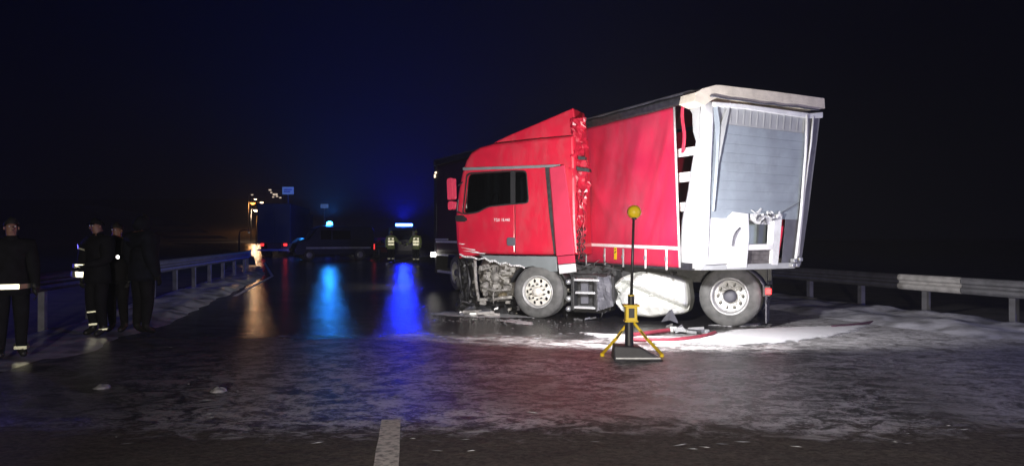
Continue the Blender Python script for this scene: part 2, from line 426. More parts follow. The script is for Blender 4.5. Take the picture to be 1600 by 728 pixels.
patch('foam_patch', [(1075, 533), (1105, 523), (1150, 515), (1230, 511), (1300, 509), (1365, 507), (1345, 517), (1295, 528), (1225, 537), (1160, 541), (1100, 541)], FOAM,
      'long bright white foam streak on the road right of the tripod light')
patch('foam_patch', [(905, 520), (960, 522), (1060, 527), (1120, 529), (1098, 536), (1040, 538), (985, 531), (930, 527)], FOAM,
      'thin white foam streak on the road behind the tripod light', z=.008, lift=.006)
patch('ice_sheet', [(668, 490), (700, 486), (770, 488), (830, 493), (838, 497), (770, 497), (700, 495)], ICE,
      'pale ice sheet under the torn front of the red cab', z=.008, lift=.004)
patch('ice_sheet', [(775, 501), (800, 498), (836, 505), (832, 509), (805, 506)], ICE,
      'small slanted ice sheet just in front of the front wheel', z=.008, lift=.004)
patch('ice_sheet', [(1105, 508), (1150, 505), (1192, 505), (1185, 509), (1140, 510)], FOAM, 'thin ice sheet under the rear wheel', z=.006, lift=.003)
chips = MB(); rc = random.Random(5)
for k in range(300):
    y = rc.uniform(5.6, 12.5); x = rc.uniform(-3.5, 8.0) if rc.random() < .8 else rc.uniform(-7, 8); a = rc.gauss(0, .35); l_ = rc.uniform(.012, .07); w_ = l_*rc.uniform(.10, .3)
    dx, dy = math.cos(a)*l_, math.sin(a)*l_; ex, ey = -math.sin(a)*w_, math.cos(a)*w_; h_ = rc.uniform(.002, .006)
    chips.add([(x-dx, y-dy, .001), (x+ex, y+ey, .001), (x+dx, y+dy, .001), (x-ex, y-ey, .001), (x+dx*.2, y+dy*.2, h_)], [(0, 1, 4), (1, 2, 4), (2, 3, 4), (3, 0, 4)])
bits = MB()
for k in range(120):
    x = rc.uniform(-1.9, 1.3); y = 15.4 - .42*(x+1.0) - 1.0 + rc.gauss(0, .35); l_ = rc.uniform(.01, .045); w_ = l_*rc.uniform(.2, .7); a = rc.uniform(0, 3); dx, dy = math.cos(a)*l_, math.sin(a)*l_
    bits.add([(x-dx, y-dy, .002), (x+dy*.5, y-dx*.5, .002), (x+dx, y+dy, .002), (x-dy*.4, y+dx*.4, .002), (x, y, rc.uniform(.005, .03))], [(0, 1, 4), (1, 2, 4), (2, 3, 4), (3, 0, 4)])
tag(bits.build('plastic_shards', mat('dark_shards', (.07, .07, .072), .4, var=.6, scale=9)), kind='stuff')
tag(chips.build('ice_chips', mat('ice_chip', (.42, .42, .44), .25)), kind='stuff')
def clump(px, py, s, label, m=None):
    c = gnd(px, py); b_ = MB()
    def f(u, v):
        th = 2*math.pi*u; ph = v * math.pi / 2
        r = s * (1 + .35 * noise.noise((math.cos(th)*1.5, math.sin(th)*1.5, v*2 + s*9)))
        return (c.x + r*math.cos(th)*math.cos(ph), c.y + r*math.sin(th)*math.cos(ph), -.005 + r*.55*math.sin(ph))
    b_.grid(f, 14, 6); tag(b_.build('snow_clump', m or mat('dirty_ice_clump', (.26, .25, .27), .6, var=.4, scale=14, bump=.6), smooth=True), label, 'snow clump')
clump(342, 611, .085, 'pale frozen clump lying alone on the icy road')
clump(160, 606, .08, 'dim purple frozen clump on the road at the left')

# ================================================================ ARTICULATED LORRY: red tractor unit
TA = R(-23.0)
T = Frame((.486, 14.7, 0), TA)
trac = empty('tractor_unit', T.o, TA, 'wrecked red lorry tractor unit with torn front, jackknifed against its trailer', 'lorry')
def tp(px, py, y=0.): q = T.on_y(px, py, y); return (q.x, q.z)
def tslab(name, outline, y0, y1, m, holes=(), parent=trac, bevel=0., label=None, smooth=False):
    b_ = MB().slab([tp(*p) for p in outline], [[tp(*p) for p in h] for h in holes], lambda a, c, d: (a, d, c), y0, y1)
    return b_.build(name, m, parent, smooth, bevel, label)
def rounded(pts, r, n=4):
    out = []
    N = len(pts)
    for i in range(N):
        p0_, p1_, p2_ = Vector(pts[i-1]), Vector(pts[i]), Vector(pts[(i+1) % N])
        a = (p0_ - p1_); b = (p2_ - p1_); ra = min(r, a.length*.45, b.length*.45)
        a = p1_ + a.normalized()*ra; b = p1_ + b.normalized()*ra
        for k in range(n + 1):
            t = k / n; out.append(tuple(a*(1-t)**2 + p1_*2*t*(1-t) + b*t*t))
    return out
# cab shell: outline in the near side's plane, deep at the front, crushed to under a metre at the back
cab_px = [(716, 404), (712, 380), (710, 345), (714, 305), (720, 272), (727, 250), (735, 238), (748, 230), (770, 224), (830, 217), (896, 211),
          (899, 250), (900, 300), (901, 350), (903, 398), (850, 399), (790, 398), (750, 397), (735, 401)]
win_px = rounded([(731, 272), (799, 268), (822, 268), (825, 317), (790, 319), (762, 322), (746, 331), (724, 334)], 7)
def inset(poly, d):
    n = len(poly); out = []
    A = sum(poly[i][0]*poly[(i+1) % n][1] - poly[(i+1) % n][0]*poly[i][1] for i in range(n))
    sg = 1 if A > 0 else -1
    for i in range(n):
        p0_, p1_, p2_ = Vector(poly[i-1]), Vector(poly[i]), Vector(poly[(i+1) % n])
        e1 = (p1_-p0_).normalized(); e2 = (p2_-p1_).normalized(); nn = Vector((-(e1.y+e2.y), e1.x+e2.x)) * sg
        nn = nn.normalized() if nn.length > 1e-6 else Vector((-e1.y, e1.x))
        out.append(tuple(p1_ + nn*d))
    return out
cab = [tp(*p) for p in cab_px]
win = [tp(*p) for p in win_px]
def cab_w(x): return pl([(-1.7, 2.30), (.55, .98), (1.0, .80)], x)
mb = MB()
loops = [(inset(cab, .07), 0.0), (inset(cab, .035), .012), (inset(cab, .012), .035), (cab, .09)]
n = len(cab); vs = []; fs = []
for lp, y in loops: vs += [(p[0], y, p[1]) for p in lp]
vs += [(p[0], cab_w(p[0]), p[1]) for p in cab]
for i in range(4):
    for k in range(n): fs.append((i*n+k, i*n+(k+1) % n, (i+1)*n+(k+1) % n, (i+1)*n+k))
near = loops[0][0]
tris = tessellate_polygon([[Vector((*p, 0)) for p in near], [Vector((*p, 0)) for p in win]])
wv = len(vs); vs += [(p[0], 0.0, p[1]) for p in win]; vs += [(p[0], .06, p[1]) for p in win]
fs += [tuple(i if i < n else wv + i - n for i in t) for t in tris]
m_ = len(win)
fs += [(wv+k, wv+(k+1) % m_, wv+m_+(k+1) % m_, wv+m_+k) for k in range(m_)]
fs += [tuple(4*n + i for i in t) for t in tessellate_polygon([[Vector((*p, 0)) for p in cab]])]
mb.add(vs, fs)
cabo = mb.build('cab', RED, trac, smooth=False)
cabo.modifiers.new('weld', 'WELD').merge_threshold = .0005
# lining inside, seat and wheel behind the glass
ix0, iz0 = tp(728, 345); ix1, iz1 = tp(850, 255)
mb = MB(); X0, X1, Z0, Z1 = ix0, ix1, iz0-.5, iz1
mb.add([(X0,.10,Z0),(X1,.10,Z0),(X1,.75,Z0),(X0,1.9,Z0),(X0,.10,Z1),(X1,.10,Z1),(X1,.75,Z1),(X0,1.9,Z1)],
       [(0,1,2,3),(4,7,6,5),(1,5,6,2),(2,6,7,3),(3,7,4,0)])
mb.build('cab_lining', INTERIOR, cabo)
sx_, sz_ = tp(785, 318)
MB().box(sx_-.1, sx_+.35, .25, .75, sz_-.3, sz_-.12).box(sx_+.25, sx_+.42, .25, .72, sz_-.15, sz_+.52).build('driver_seat', GREY_DARK, cabo, bevel=.04)
th = [k*2*math.pi/20 for k in range(21)]
MB().tube([(sx_-.42+.08*math.sin(t), .5+.22*math.cos(t), sz_+.02+.20*math.sin(t)) for t in th], .016, 6).build('steering_wheel', BLACK, cabo, smooth=True)
tslab('side_window', rounded([(732, 273), (797, 269), (797, 318), (790, 318), (762, 321), (746, 330), (725, 333)], 6), .036, .044, PANE, parent=cabo)
tslab('rear_side_window', rounded([(804, 269), (821, 269), (824, 316), (804, 317)], 5), .036, .044, PANE, parent=cabo)
tslab('window_pillar', [(797, 268), (804, 268), (804, 319), (797, 319)], .02, .06, BLACK, parent=cabo)
# rubber surround
o_ = rounded([(729, 270), (799, 266), (823, 266), (827, 318), (790, 321), (762, 324), (747, 333), (722, 336)], 7)
tslab('window_surround', o_, -.008, .0, BLACK, holes=[win_px], parent=cabo)
tslab('drip_rail', [(724, 262), (800, 260), (876, 257), (876, 261), (800, 264.5), (724, 266.5)], -.03, .03, SKIRT, parent=cabo, bevel=.006)
# door: a panel slightly proud of the shell with a window hole
door_px = [(717, 395), (714, 350), (721, 300), (728, 270), (803.5, 266.8), (804, 396)]
tslab('door', [(718, 394), (716, 350), (723, 337), (747, 334), (763, 325), (790, 322), (803.5, 321), (804, 394)], -.012, .003, RED, bevel=.005)
dr = trac
tslab('door_handle', rounded([(793, 371), (806, 371), (806, 384), (793, 384)], 3), -.035, -.010, GREY_DARK, bevel=.008)
tslab('door_seam', [(804.3, 321), (805.2, 321), (805.6, 395), (804.7, 395)], -.006, .004, BLACKM)
# lettering on the door
cu = bpy.data.curves.new('lettering', 'FONT'); cu.body = 'TGX 18.440'; cu.size = .085; cu.extrude = .001; cu.space_character = 1.1
tx = bpy.data.objects.new('tmp', cu); COL.objects.link(tx)
bpy.context.view_layer.update()
me = bpy.data.meshes.new_from_object(tx.evaluated_get(bpy.context.evaluated_depsgraph_get())); bpy.data.objects.remove(tx)
lx, lz = tp(772, 346)
for v in me.vertices: v.co = Vector((lx + v.co.x*.72, -.0135 - v.co.z, lz + v.co.y))
me.name = 'door_lettering'; link_mesh('door_lettering', me, WHITE, trac)
mb = MB()
for (xa_, ya_, xb_, yb_) in [(717, 386, 744, 390), (722, 391, 750, 393.5), (715, 380, 728, 381), (735, 394, 760, 395.5)]:
    mb.slab([tp(xa_, ya_), tp(xb_, yb_), tp(xb_-3, yb_+1.2), tp(xa_+4, ya_+.8)], [], lambda a, c, d: (a, d, c), -.0165, -.0125)
o_ = mb.build('paint_scratch', WHITE_BENT, trac); o_['kind'] = 'stuff'
# mirrors
tslab('mirror_housing', rounded([(709, 281), (717, 279), (718, 312), (710, 314)], 3), -.30, -.12, RED_LIT, bevel=.02)
tslab('wide_mirror_housing', rounded([(710, 316), (718, 315), (717, 328), (710, 329)], 3), -.28, -.12, RED_LIT, bevel=.02)
mb = MB(); a_ = T.on_y(716, 290, -.14); c_ = T.on_y(724, 284, .03); mb.tube([a_, c_], .015, 6)
a_ = T.on_y(714, 330, -.14); c_ = T.on_y(724, 335, .03); mb.tube([a_, T.on_y(716, 312, -.14)], .012, 6).tube([a_, c_], .015, 6)
mb.build('mirror_arm', BLACK, trac)
tslab('mirror_bracket', rounded([(713, 337), (724, 336), (732, 343), (727, 347), (714, 346)], 3), -.06, -.012, BLACK, bevel=.01)
# roof spoiler
sp = [tp(*p) for p in [(766, 223), (790, 211), (840, 190), (893, 167), (897, 190), (898, 211), (840, 215)]]
mb = MB()
def spf(a, c, d): return (a, .10 + d * (cab_w(a) - .22), c)
mb.slab(sp, [], spf, 0, 1); mb.build('roof_spoiler', RED, trac, bevel=.03)
tslab('spoiler_gap', [(772, 224.5), (830, 216.5), (897, 210.5), (897, 213.5), (830, 220), (776, 226.5)], .085, .12, BLACK)
# crumpled back of the cab
def crumple(name, q, y, amp, nu, nv, m, seed, parent=trac, thick=.004):
    c4 = [tp(*p, y) for p in q]
    mb = MB()
    def f(u, v):
        a = Vector(c4[0]).lerp(Vector(c4[1]), u); b = Vector(c4[3]).lerp(Vector(c4[2]), u); p = a.lerp(b, v)
        rnd = noise.noise((u*nu*.40+seed, v*nv*.24, seed)); r2 = noise.noise((u*nu*.9, v*nv*.7+seed, 4.))
        return (p.x + .05*r2*amp/.1, y + amp*(rnd if m is RED_TORN else rnd*1.4) + amp*.35*r2, p.y + .03*rnd)
    mb.grid(f, nu, nv); o = mb.build(name, m, parent, smooth=False); solid(o, thick); return o
crumple('crushed_rear_panel', [(890, 186), (912, 184), (922, 300), (894, 300)], .10, .16, 7, 22, RED_TORN, 1.3)
crumple('crushed_rear_panel', [(896, 290), (918, 290), (912, 392), (898, 392)], .12, .15, 6, 20, RED_TORN, 5.1)
crumple('crushed_rear_panel', [(886, 262), (902, 262), (906, 330), (890, 330)], .03, .08, 5, 12, RED_TORN, 7.7)
tslab('torn_bracket', [(902, 261), (921, 264), (922, 269), (903, 267)], -.05, .10, BLACKM)
tslab('torn_bracket', [(905, 245), (916, 246), (915, 250), (905, 250)], -.06, .06, BLACKM)
mb = MB()
for k in range(4):
    x0 = random.uniform(900, 914); pts = []
    for j in range(7):
        q = T.on_y(x0 + random.uniform(-5, 6), 300 + j*17 + random.uniform(-4, 4), random.uniform(-.08, .10)); pts.append(q)
    mb.tube(pts, .007, 5)
mb.build('torn_cable', RED_TORN, trac, smooth=True)
mb = MB()
for k in range(3):
    pts = [T.on_y(904 + k*4 + 3*math.sin(j*1.9), 355 + j*3, .0 + .04*math.cos(j*1.9)) for j in range(18)]
    mb.tube(pts, .012, 6)
mb.build('air_hose', BLACK, trac, smooth=True)
mb = MB()
for k in range(30):
    q = T.on_y(random.uniform(896, 960), random.uniform(405, 425), random.uniform(-.1, .25)); s_ = random.uniform(.01, .05)
    mb.tube([q, q + Vector((random.uniform(-.12, .12), random.uniform(-.08, .08), random.uniform(-.06, .06)))], [s_*.4, s_*.25], 5)
mb.build('torn_fittings', BLACKM, trac)
# flapping side fairing: hinged at its front edge, swung out
def fair(y_f, y_r, pts):  # map px in the tractor side plane, y varies across
    q = [tp(*p, -.06) for p in pts]; xs_ = [p[0] for p in q]; a, b = min(xs_), max(xs_)
    return q, (lambda x, z, d: (x, lerp(y_f, y_r, (x-a)/(b-a)) + d, z))
q, fn = fair(-.02, -.18, [(858, 262), (884, 258.5), (890, 300), (896, 350), (901, 397), (870, 400), (864, 330)])
MB().slab(q, [], fn, -.02, .02).build('side_fairing', RED_LIT, trac, bevel=.012)
q, fn = fair(-.03, -.19, [(870.3, 401), (901.2, 398), (902.5, 410), (872, 413)])
MB().slab(q, [], fn, -.025, .02).build('fairing_foot', RED_LIT, trac, bevel=.008)
q, fn = fair(-.03, -.19, [(872, 414), (902.6, 411), (904, 424), (874, 428)])
MB().slab(q, [], fn, -.025, .02).build('fairing_end', WHITE, trac, bevel=.008)
tslab('fairing_gap', [(852, 261), (879, 258), (858, 264), (863, 330), (868, 396), (866, 398), (858, 330)], -.012, .01, BLACKM)
# grey skirt with its lower edge torn away
sk = [(748, 398.5), (800, 400), (869, 400.5), (871, 424), (851, 424), (843, 419), (832, 415.5), (820, 418), (812, 414), (800, 414), (790, 409), (780, 411), (772, 406), (764, 407), (757, 402)]
tslab('lower_skirt', sk, -.004, .05, SKIRT, bevel=.006)
mb = MB(); tp_ = [(718, 397), (727, 401), (736, 401), (748, 405), (757, 402.5), (765, 408), (773, 407), (781, 412), (790, 410), (800, 415), (812, 414.5), (820, 418.5)]
for (a, b) in zip(tp_, tp_[1:]):
    n_ = 4
    for k in range(n_):
        u0, u1 = k/n_, (k+1)/n_
        p_ = [lerp(a[0], b[0], u0), lerp(a[1], b[1], u0)]; r_ = [lerp(a[0], b[0], u1), lerp(a[1], b[1], u1)]
        w0 = 2.2 + 2.6*abs(noise.noise((p_[0]*.21, 0, 3))); w1 = 2.2 + 2.6*abs(noise.noise((r_[0]*.21, 0, 3)))
        A = T.on_y(p_[0], p_[1]-w0*.4, -.02 - .03*random.random()); B = T.on_y(r_[0], r_[1]-w1*.4, -.02 - .03*random.random())
        C = T.on_y(r_[0], r_[1]+w1*.6, -.09*random.random()); D = T.on_y(p_[0], p_[1]+w0*.6, -.09*random.random())
        mb.add([A, B, C, D], [(0, 1, 2, 3)])
solid(mb.build('torn_panel_edge', WHITE_BENT, trac), .004)
# exposed engine
mb = MB(); c4 = [tp(*p, .25) for p in [(736, 402), (818, 418), (802, 470), (744, 474)]]
def f(u, v):
    p = Vector(c4[0]).lerp(Vector(c4[1]), u).lerp(Vector(c4[3]).lerp(Vector(c4[2]), u), v)
    q_ = (u*7, v*5, 2.); r_ = noise.hetero_terrain(q_, 1.0, 2.2, 4, .6) * .5
    return (p.x, .28 + .35*(2*abs(u-.5))**3 + .25*(2*abs(v-.5))**3 - .20*r_, p.y)
mb.grid(f, 34, 24); eng = mb.build('engine', ENGINE, trac); solid(eng, .3, -1)
tslab('engine_block', [(745, 406), (770, 404), (812, 420), (800, 470), (750, 472)], .5, 1.6, ENGINE, bevel=.03)
def tlathe(name, px, py, y, r, prof, m, parent=trac, ax=(0, -1, 0), seg=18):
    q = T.on_y(px, py, y); return MB().lathe([(r*a, b) for a, b in prof], q, ax, seg).build(name, m, parent, smooth=True)
disc = [(0, .05), (.5, .06), (.8, .05), (1, .02), (1, -.12)]
tlathe('engine_pulley', 774, 432, .12, .10, disc, ENGINE, eng); tlathe('engine_pulley', 792, 440, .14, .075, disc, ENGINE, eng)
tlathe('oil_filter', 784, 462, .12, .07, disc, BROWNM, eng); tlathe('engine_pulley', 756, 446, .12, .08, disc, ENGINE, eng)
mb = MB()
for (a, b, y, r) in [((742, 405), (748, 470), .10, .035), ((750, 448), (798, 452), .08, .02), ((760, 418), (800, 446), .12, .018), ((766, 470), (800, 464), .10, .03),
                     ((773, 450), (771, 474), .06, .012), ((746, 424), (778, 414), .12, .022)]:
    p_, q_ = T.on_y(*a, y), T.on_y(*b, y); mid = (p_+q_)/2 + Vector((0, -.05, random.uniform(-.05, .05)))
    mb.tube([p_, p_.lerp(mid, .6), mid, mid.lerp(q_, .5), q_], r, 8)
mb.build('engine_pipe', ENGINE, eng, smooth=True)
mb = MB()
for k in range(26):
    q_ = T.on_y(random.uniform(742, 805), random.uniform(408, 474), .12); a, b, c = (random.uniform(.02, .07) for _ in range(3))
    mb.box(q_.x-a, q_.x+a, q_.y-b, q_.y+b, q_.z-c, q_.z+c)
mb.build('engine_bracket', ENGINE, eng, bevel=.008)
# dark wreckage hanging from the front
crumple('front_wreckage', [(714, 402), (742, 404), (748, 470), (722, 480)], .30, .22, 10, 14, BLACKM, 9.2)
crumple('front_wreckage', [(722, 440), (742, 446), (760, 488), (712, 486)], .20, .25, 9, 9, BLACKM, 2.9)
crumple('front_wreckage', [(745, 466), (806, 462), (808, 490), (748, 490)], .45, .25, 12, 7, BLACKM, 12.9)
mb = MB()
for (a, b, c) in [((728, 408), (734, 440), (730, 470)), ((716, 405), (718, 430), (722, 455)), ((742, 476), (722, 470), (712, 486))]:
    mb.tube([T.on_y(*a, .1), T.on_y(*b, -.05), T.on_y(*c, .05)], [.02, .03, .02], 7)
mb.build('bent_strut', BLACKM, trac, smooth=True)
# chassis
mb = MB().box(-.9, 4.1, .72, .801, .70, .98).box(-.9, 4.1, 1.699, 1.78, .70, .98)
for x in (-.4, .9, 1.9, 2.7, 3.9): mb.box(x, x+.12, .80, 1.70, .72, .94)
mb.build('chassis_rail', BLACKM, trac, bevel=.01)
MB().lathe([(0, .0), (.45, .0), (.45, -.05), (0, -.05)], (3.3, 1.25, 1.03), (0, 0, 1), 24).build('fifth_wheel', BLACKM, trac)
MB().tube([(0, .3, .5), (0, 2.2, .5)], .06, 10).build('axle', BLACKM, trac); MB().tube([(3.56, .3, .5), (3.56, 2.2, .5)], .08, 10).build('axle', BLACKM, trac)
# wheels
def wheel(name, cx, cy, cz, rad, depth, rear, parent, face=-1):
    """face -1: outer side towards -y"""
    root = bpy.data.objects.new(name, None); COL.objects.link(root); root.parent = parent; root.location = (cx, cy, cz)
    root.empty_display_size = .1
    if face > 0: root.rotation_euler = (0, 0, math.pi)
    r = rad; w = depth
    prof = [(r*.58, .02), (r*.60, -.012), (r*.66, -.022), (r*.78, -.026), (r*.90, -.012), (r*.955, .006), (r*.985, .03), (r, .05)]
    for k in range(4):
        y = .055 + (w-.11)*k/4; prof += [(r, y), (r, y+(w-.11)*.19), (r-.012, y+(w-.11)*.20), (r-.012, y+(w-.11)*.245)]
    prof += [(r, w-.05), (r*.95, w-.01), (r*.75, w), (r*.58, w-.02)]
    MB().lathe(prof, (0, 0, 0), (0, 1, 0), 56).build('tyre', RUBBER, root, smooth=True)
    q = .585*r
    if not rear:   # rim with bulging disc, hub and nuts
        MB().lathe([(q*1.03, .012), (q*1.06, -.015), (q*1.0, -.022), (q*.96, -.005), (q*.93, .06), (q*.86, .075), (q*.84, .05)], (0, 0, 0), (0, 1, 0), 40).build('rim', RIM_GREY, root, smooth=True)
        ho = [[(q*.73*math.cos(t)+.028*math.cos(s), q*.73*math.sin(t)+.036*math.sin(s)) for s in [i*math.pi/4 for i in range(8)]] for t in [k*2*math.pi/10 for k in range(10)]]
        ou = [(q*.88*math.cos(k*2*math.pi/40), q*.88*math.sin(k*2*math.pi/40)) for k in range(40)]
        MB().slab(ou, ho, lambda a, b, d: (a, d + .06*(math.hypot(a, b)/q)**2 - .02, b), 0, .012).build('wheel_disc', RIM_WHITE, root)
        MB().lathe([(0, -.075), (q*.20, -.07), (q*.27, -.05), (q*.29, -.01), (q*.30, .02)], (0, 0, 0), (0, 1, 0), 24).build('hub', RIM_WHITE, root, smooth=True)
        mb_ = MB()
        for k in range(10):
            t = (k+.5)*2*math.pi/10; mb_.lathe([(0, -.045), (.015, -.045), (.018, .03)], (q*.48*math.cos(t), 0, q*.48*math.sin(t)), (0, 1, 0), 6)
        mb_.build('lug_nut', BLACKM, root)
    else:          # deep dish with ten hand holes, dark hub
        MB().lathe([(q*1.03, .012), (q*1.07, -.015), (q*1.0, -.022), (q*.95, -.005), (q*.91, .05), (q*.88, .10), (q*.86, .13)], (0, 0, 0), (0, 1, 0), 40).build('rim', RIM_GREY, root, smooth=True)
        ho = [[(q*.68*math.cos(t)+.030*math.cos(s), q*.68*math.sin(t)+.034*math.sin(s)) for s in [i*math.pi/4 for i in range(8)]] for t in [k*2*math.pi/10 for k in range(10)]]
        ou = [(q*.88*math.cos(k*2*math.pi/40), q*.88*math.sin(k*2*math.pi/40)) for k in range(40)]
        MB().slab(ou, ho, lambda a, b, d: (a, d + .11 + .02*(1-math.hypot(a, b)/q), b), 0, .012).build('wheel_disc', RIM_GREY, root)
        MB().lathe([(0, -.02), (q*.22, -.02), (q*.32, .0), (q*.37, .03), (q*.38, .13)], (0, 0, 0), (0, 1, 0), 24).build('hub', GREY_DARK, root, smooth=True)
        mb_ = MB()
        for k in range(10):
            t = (k+.5)*2*math.pi/10; mb_.lathe([(0, .06), (.014, .06), (.017, .12)], (q*.49*math.cos(t), 0, q*.49*math.sin(t)), (0, 1, 0), 6)
        mb_.build('lug_nut', STEEL_BRIGHT, root)
    return root
fw = T.on_y(840, 460, .0); rw = T.on_y(1140, 466, .0)
wheel('wheel', fw.x, .0, .495, .505, .31, False, trac)
wheel('wheel', fw.x, 2.45, .495, .505, .31, False, trac, face=1)
RX = rw.x
wheel('wheel', RX, .0, .515, .525, .28, True, trac); wheel('wheel', RX, .31, .515, .525, .28, True, trac)
wheel('wheel', RX, 2.45, .515, .525, .28, True, trac, face=1); wheel('wheel', RX, 2.14, .515, .525, .28, True, trac, face=1)
# arch liner over the front wheel, rear mudguard, flap, tail lamp
mb = MB(); arc = [R(a) for a in range(20, 166, 12)]
mb.add([(fw.x+.60*math.cos(t), y, .5+.56*math.sin(t)) for t in arc for y in (.03, .42)], [(2*i, 2*i+1, 2*i+3, 2*i+2) for i in range(len(arc)-1)])
solid(mb.build('wheel_arch', BLACK, trac, smooth=True), .015)
mb = MB(); arc = [R(a) for a in range(-8, 80, 11)]
mb.add([(RX+.60*math.cos(t), y, .5+.545*math.sin(t)) for t in arc for y in (.0, .62)], [(2*i, 2*i+1, 2*i+3, 2*i+2) for i in range(len(arc)-1)])
solid(mb.build('mudguard', GREY_DARK, trac, smooth=True), .012)
MB().box(RX+.585, RX+.605, .02, .6, .08, .44).build('mud_flap', GREY_DARK, trac)
tl = T.on_y(1201, 455, .05)
MB().box(tl.x-.10, tl.x+.03, .03, .5, tl.z-.09, tl.z+.09).build('lamp_bracket', BLACK, trac, bevel=.01)
MB().box(tl.x-.05, tl.x+.05, -.01, .028, tl.z-.05, tl.z+.05).build('tail_lamp', E_RED, trac, bevel=.01)
tlo = bpy.data.objects.new('tail_lamp_light', lamp_data('tail_lamp_light', 'POINT', .5, (1, .05, .05), .04)); COL.objects.link(tlo); tlo.parent = trac; tlo.location = (tl.x, -.12, tl.z)
# steps, battery box, cylinders between the axles
tslab('step_box', [(886, 430), (948, 430), (948, 488), (934, 492), (888, 490)], .28, .62, BLACKM, bevel=.02)
for (x0, x1, y) in [(897, 936, 437), (899, 930, 457), (897, 930, 480)]:
    a = T.on_y(x0, y, .0); b = T.on_y(x1, y, .0)
    MB().box(a.x, b.x, -.02, .24, a.z-.02, a.z+.02).build('step', STEEL_BRIGHT, trac, bevel=.008)
mb = MB()
for px in (895, 931):
    a = T.on_y(px, 432, .02); b = T.on_y(px, 484, .02); mb.box(a.x-.03, a.x+.03, .0, .26, b.z, a.z)
mb.build('step_frame', BLACKM, trac, bevel=.008)
mb = MB()
for (px, py, r) in [(890, 440, .05), (890, 466, .055), (890, 482, .05)]:
    a = T.on_y(px, py, .1); MB().lathe([(0, -.12), (r*.8, -.11), (r, -.08), (r, .2)], a, (0, 1, 0), 14).build('air_cylinder', STEEL, trac, smooth=True)
crumple('battery_cover', [(930, 432), (954, 432), (958, 478), (932, 486)], .02, .05, 7, 9, GREY_DARK, 21.)
tslab('battery_box', [(932, 432), (956, 432), (958, 476), (934, 484)], .12, .6, BLACKM, bevel=.02)
tslab('step_plate', [(902, 440), (914, 440), (914, 476), (902, 476)], .20, .27, GREY_DARK, bevel=.01)
mb = MB()
for (a, b) in [((884, 488), (884, 497)), ((940, 484), (938, 498)), ((940, 490), (950, 484))]:
    mb.tube([T.on_y(*a, .2), T.on_y((a[0]+b[0])/2+2, (a[1]+b[1])/2, .15), T.on_y(*b, .2)], .015, 6)
mb.build('hanging_hose', BLACK, trac, smooth=True)
# crumpled aluminium tank
tk = [(950, 458), (956, 444), (966, 434), (985, 427), (1008, 424), (1035, 428), (1062, 435), (1072, 440), (1074, 455), (1076, 472), (1071, 490), (1060, 493), (1040, 494), (1015, 498), (990, 495), (968, 489), (958, 474)]
tk2 = [tp(*p, .05) for p in rounded(tk, 6, 4)]; cx_ = sum(p[0] for p in tk2)/len(tk2); cz_ = sum(p[1] for p in tk2)/len(tk2)
mb = MB(); N = len(tk2); rings = [1.0, 1.0, .97, .92, .86, .78, .70, .62, .54, .46, .38, .30, .22, .14, .07]; dep = [.62, .22, .10, .04, .01, -.0, -.01, -.02, -.03, -.03, -.03, -.03, -.03, -.03, -.03]
vs = []
for t, d in zip(rings, dep):
    for p in tk2:
        x, z = lerp(cx_, p[0], t), lerp(cz_, p[1], t)
        # folds: sharp creases running from the dented front end across the face
        def fold(ln, w, dpt): return dpt*max(0, 1-abs(ln)/w)
        ln = (z - (cz_+.09)) + .36*(x - (cx_-.28)); crease = fold(ln, .07, .10) - fold(ln-.12, .10, .05)
        e_ = 1 if x < cx_-.22 else max(0, 1-(x-cx_+.22)/.15)
        cr2 = e_*(fold((z - (cz_+.10)) - 1.1*(x - (cx_-.58)), .13, .20)); cr3 = e_*fold((z - (cz_-.10)) + 1.9*(x - (cx_-.62)), .14, .16)
        ln4 = (x - (cx_+.42)) + .15*(z-cz_); cr3 += fold(ln4, .05, .035)
        dn = .05*noise.noise((x*3.3, z*3.3, 4.)) + .03*abs(noise.noise((x*6, z*6, 2.)))
        vs.append((x, .06 + d + (crease + cr2 + cr3 + dn if d < .2 else 0), z))
vs.append((cx_, .03, cz_)); fs = []
for i in range(len(rings)-1):
    for k in range(N): fs.append((i*N+k, i*N+(k+1) % N, (i+1)*N+(k+1) % N, (i+1)*N+k))
fs += [((len(rings)-1)*N+k, (len(rings)-1)*N+(k+1) % N, len(vs)-1) for k in range(N)]
fs.append(tuple(range(N)))
mb.add(vs, fs); mb.build('fuel_tank', TANK, trac)
for px in (962, 1050):
    a = T.on_y(px, 430, .4); MB().box(a.x-.03, a.x+.03, .35, .75, .62, .9).build('tank_bracket', BLACKM, trac)
q, fn = fair(-.05, -.25, [(1034, 506), (1046, 482), (1050, 480), (1062, 505)])
solid(MB().add([T.on_y(1033, 503, -.1), T.on_y(1046, 485, .0), T.on_y(1050, 483, -.03), T.on_y(1060, 505, -.18), T.on_y(1046, 500, -.22)],
               [(0, 1, 4), (1, 2, 4), (2, 3, 4)]).build('torn_flap', GREY_DARK, trac), .008)

# ================================================================ SEMI-TRAILER
SA = R(90 + 24.5)
S = Frame((3.0, 12.17, 0), SA)
trl = empty('semi_trailer', S.o, SA, 'red curtain-sided semi-trailer with smashed white and grey front end', 'trailer')
LEN = 12.9; WD = 2.5; ZB = 1.06; ZT = 3.90
def sp_(px, py, y=0.): q = S.on_y(px, py, y); return (q.x, q.z)
def fp(px, py, x=0.): q = S.on_x(px, py, x); return (q.y, q.z)
def fslab(name, outline, x0, x1, m, holes=(), bevel=0., label=None, xp=0.):
    b_ = MB().slab([fp(*p, xp) for p in outline], [[fp(*p, xp) for p in h] for h in holes], lambda a, c, d: (d, a, c), x0, x1)
    return b_.build(name, m, trl, False, bevel, label)
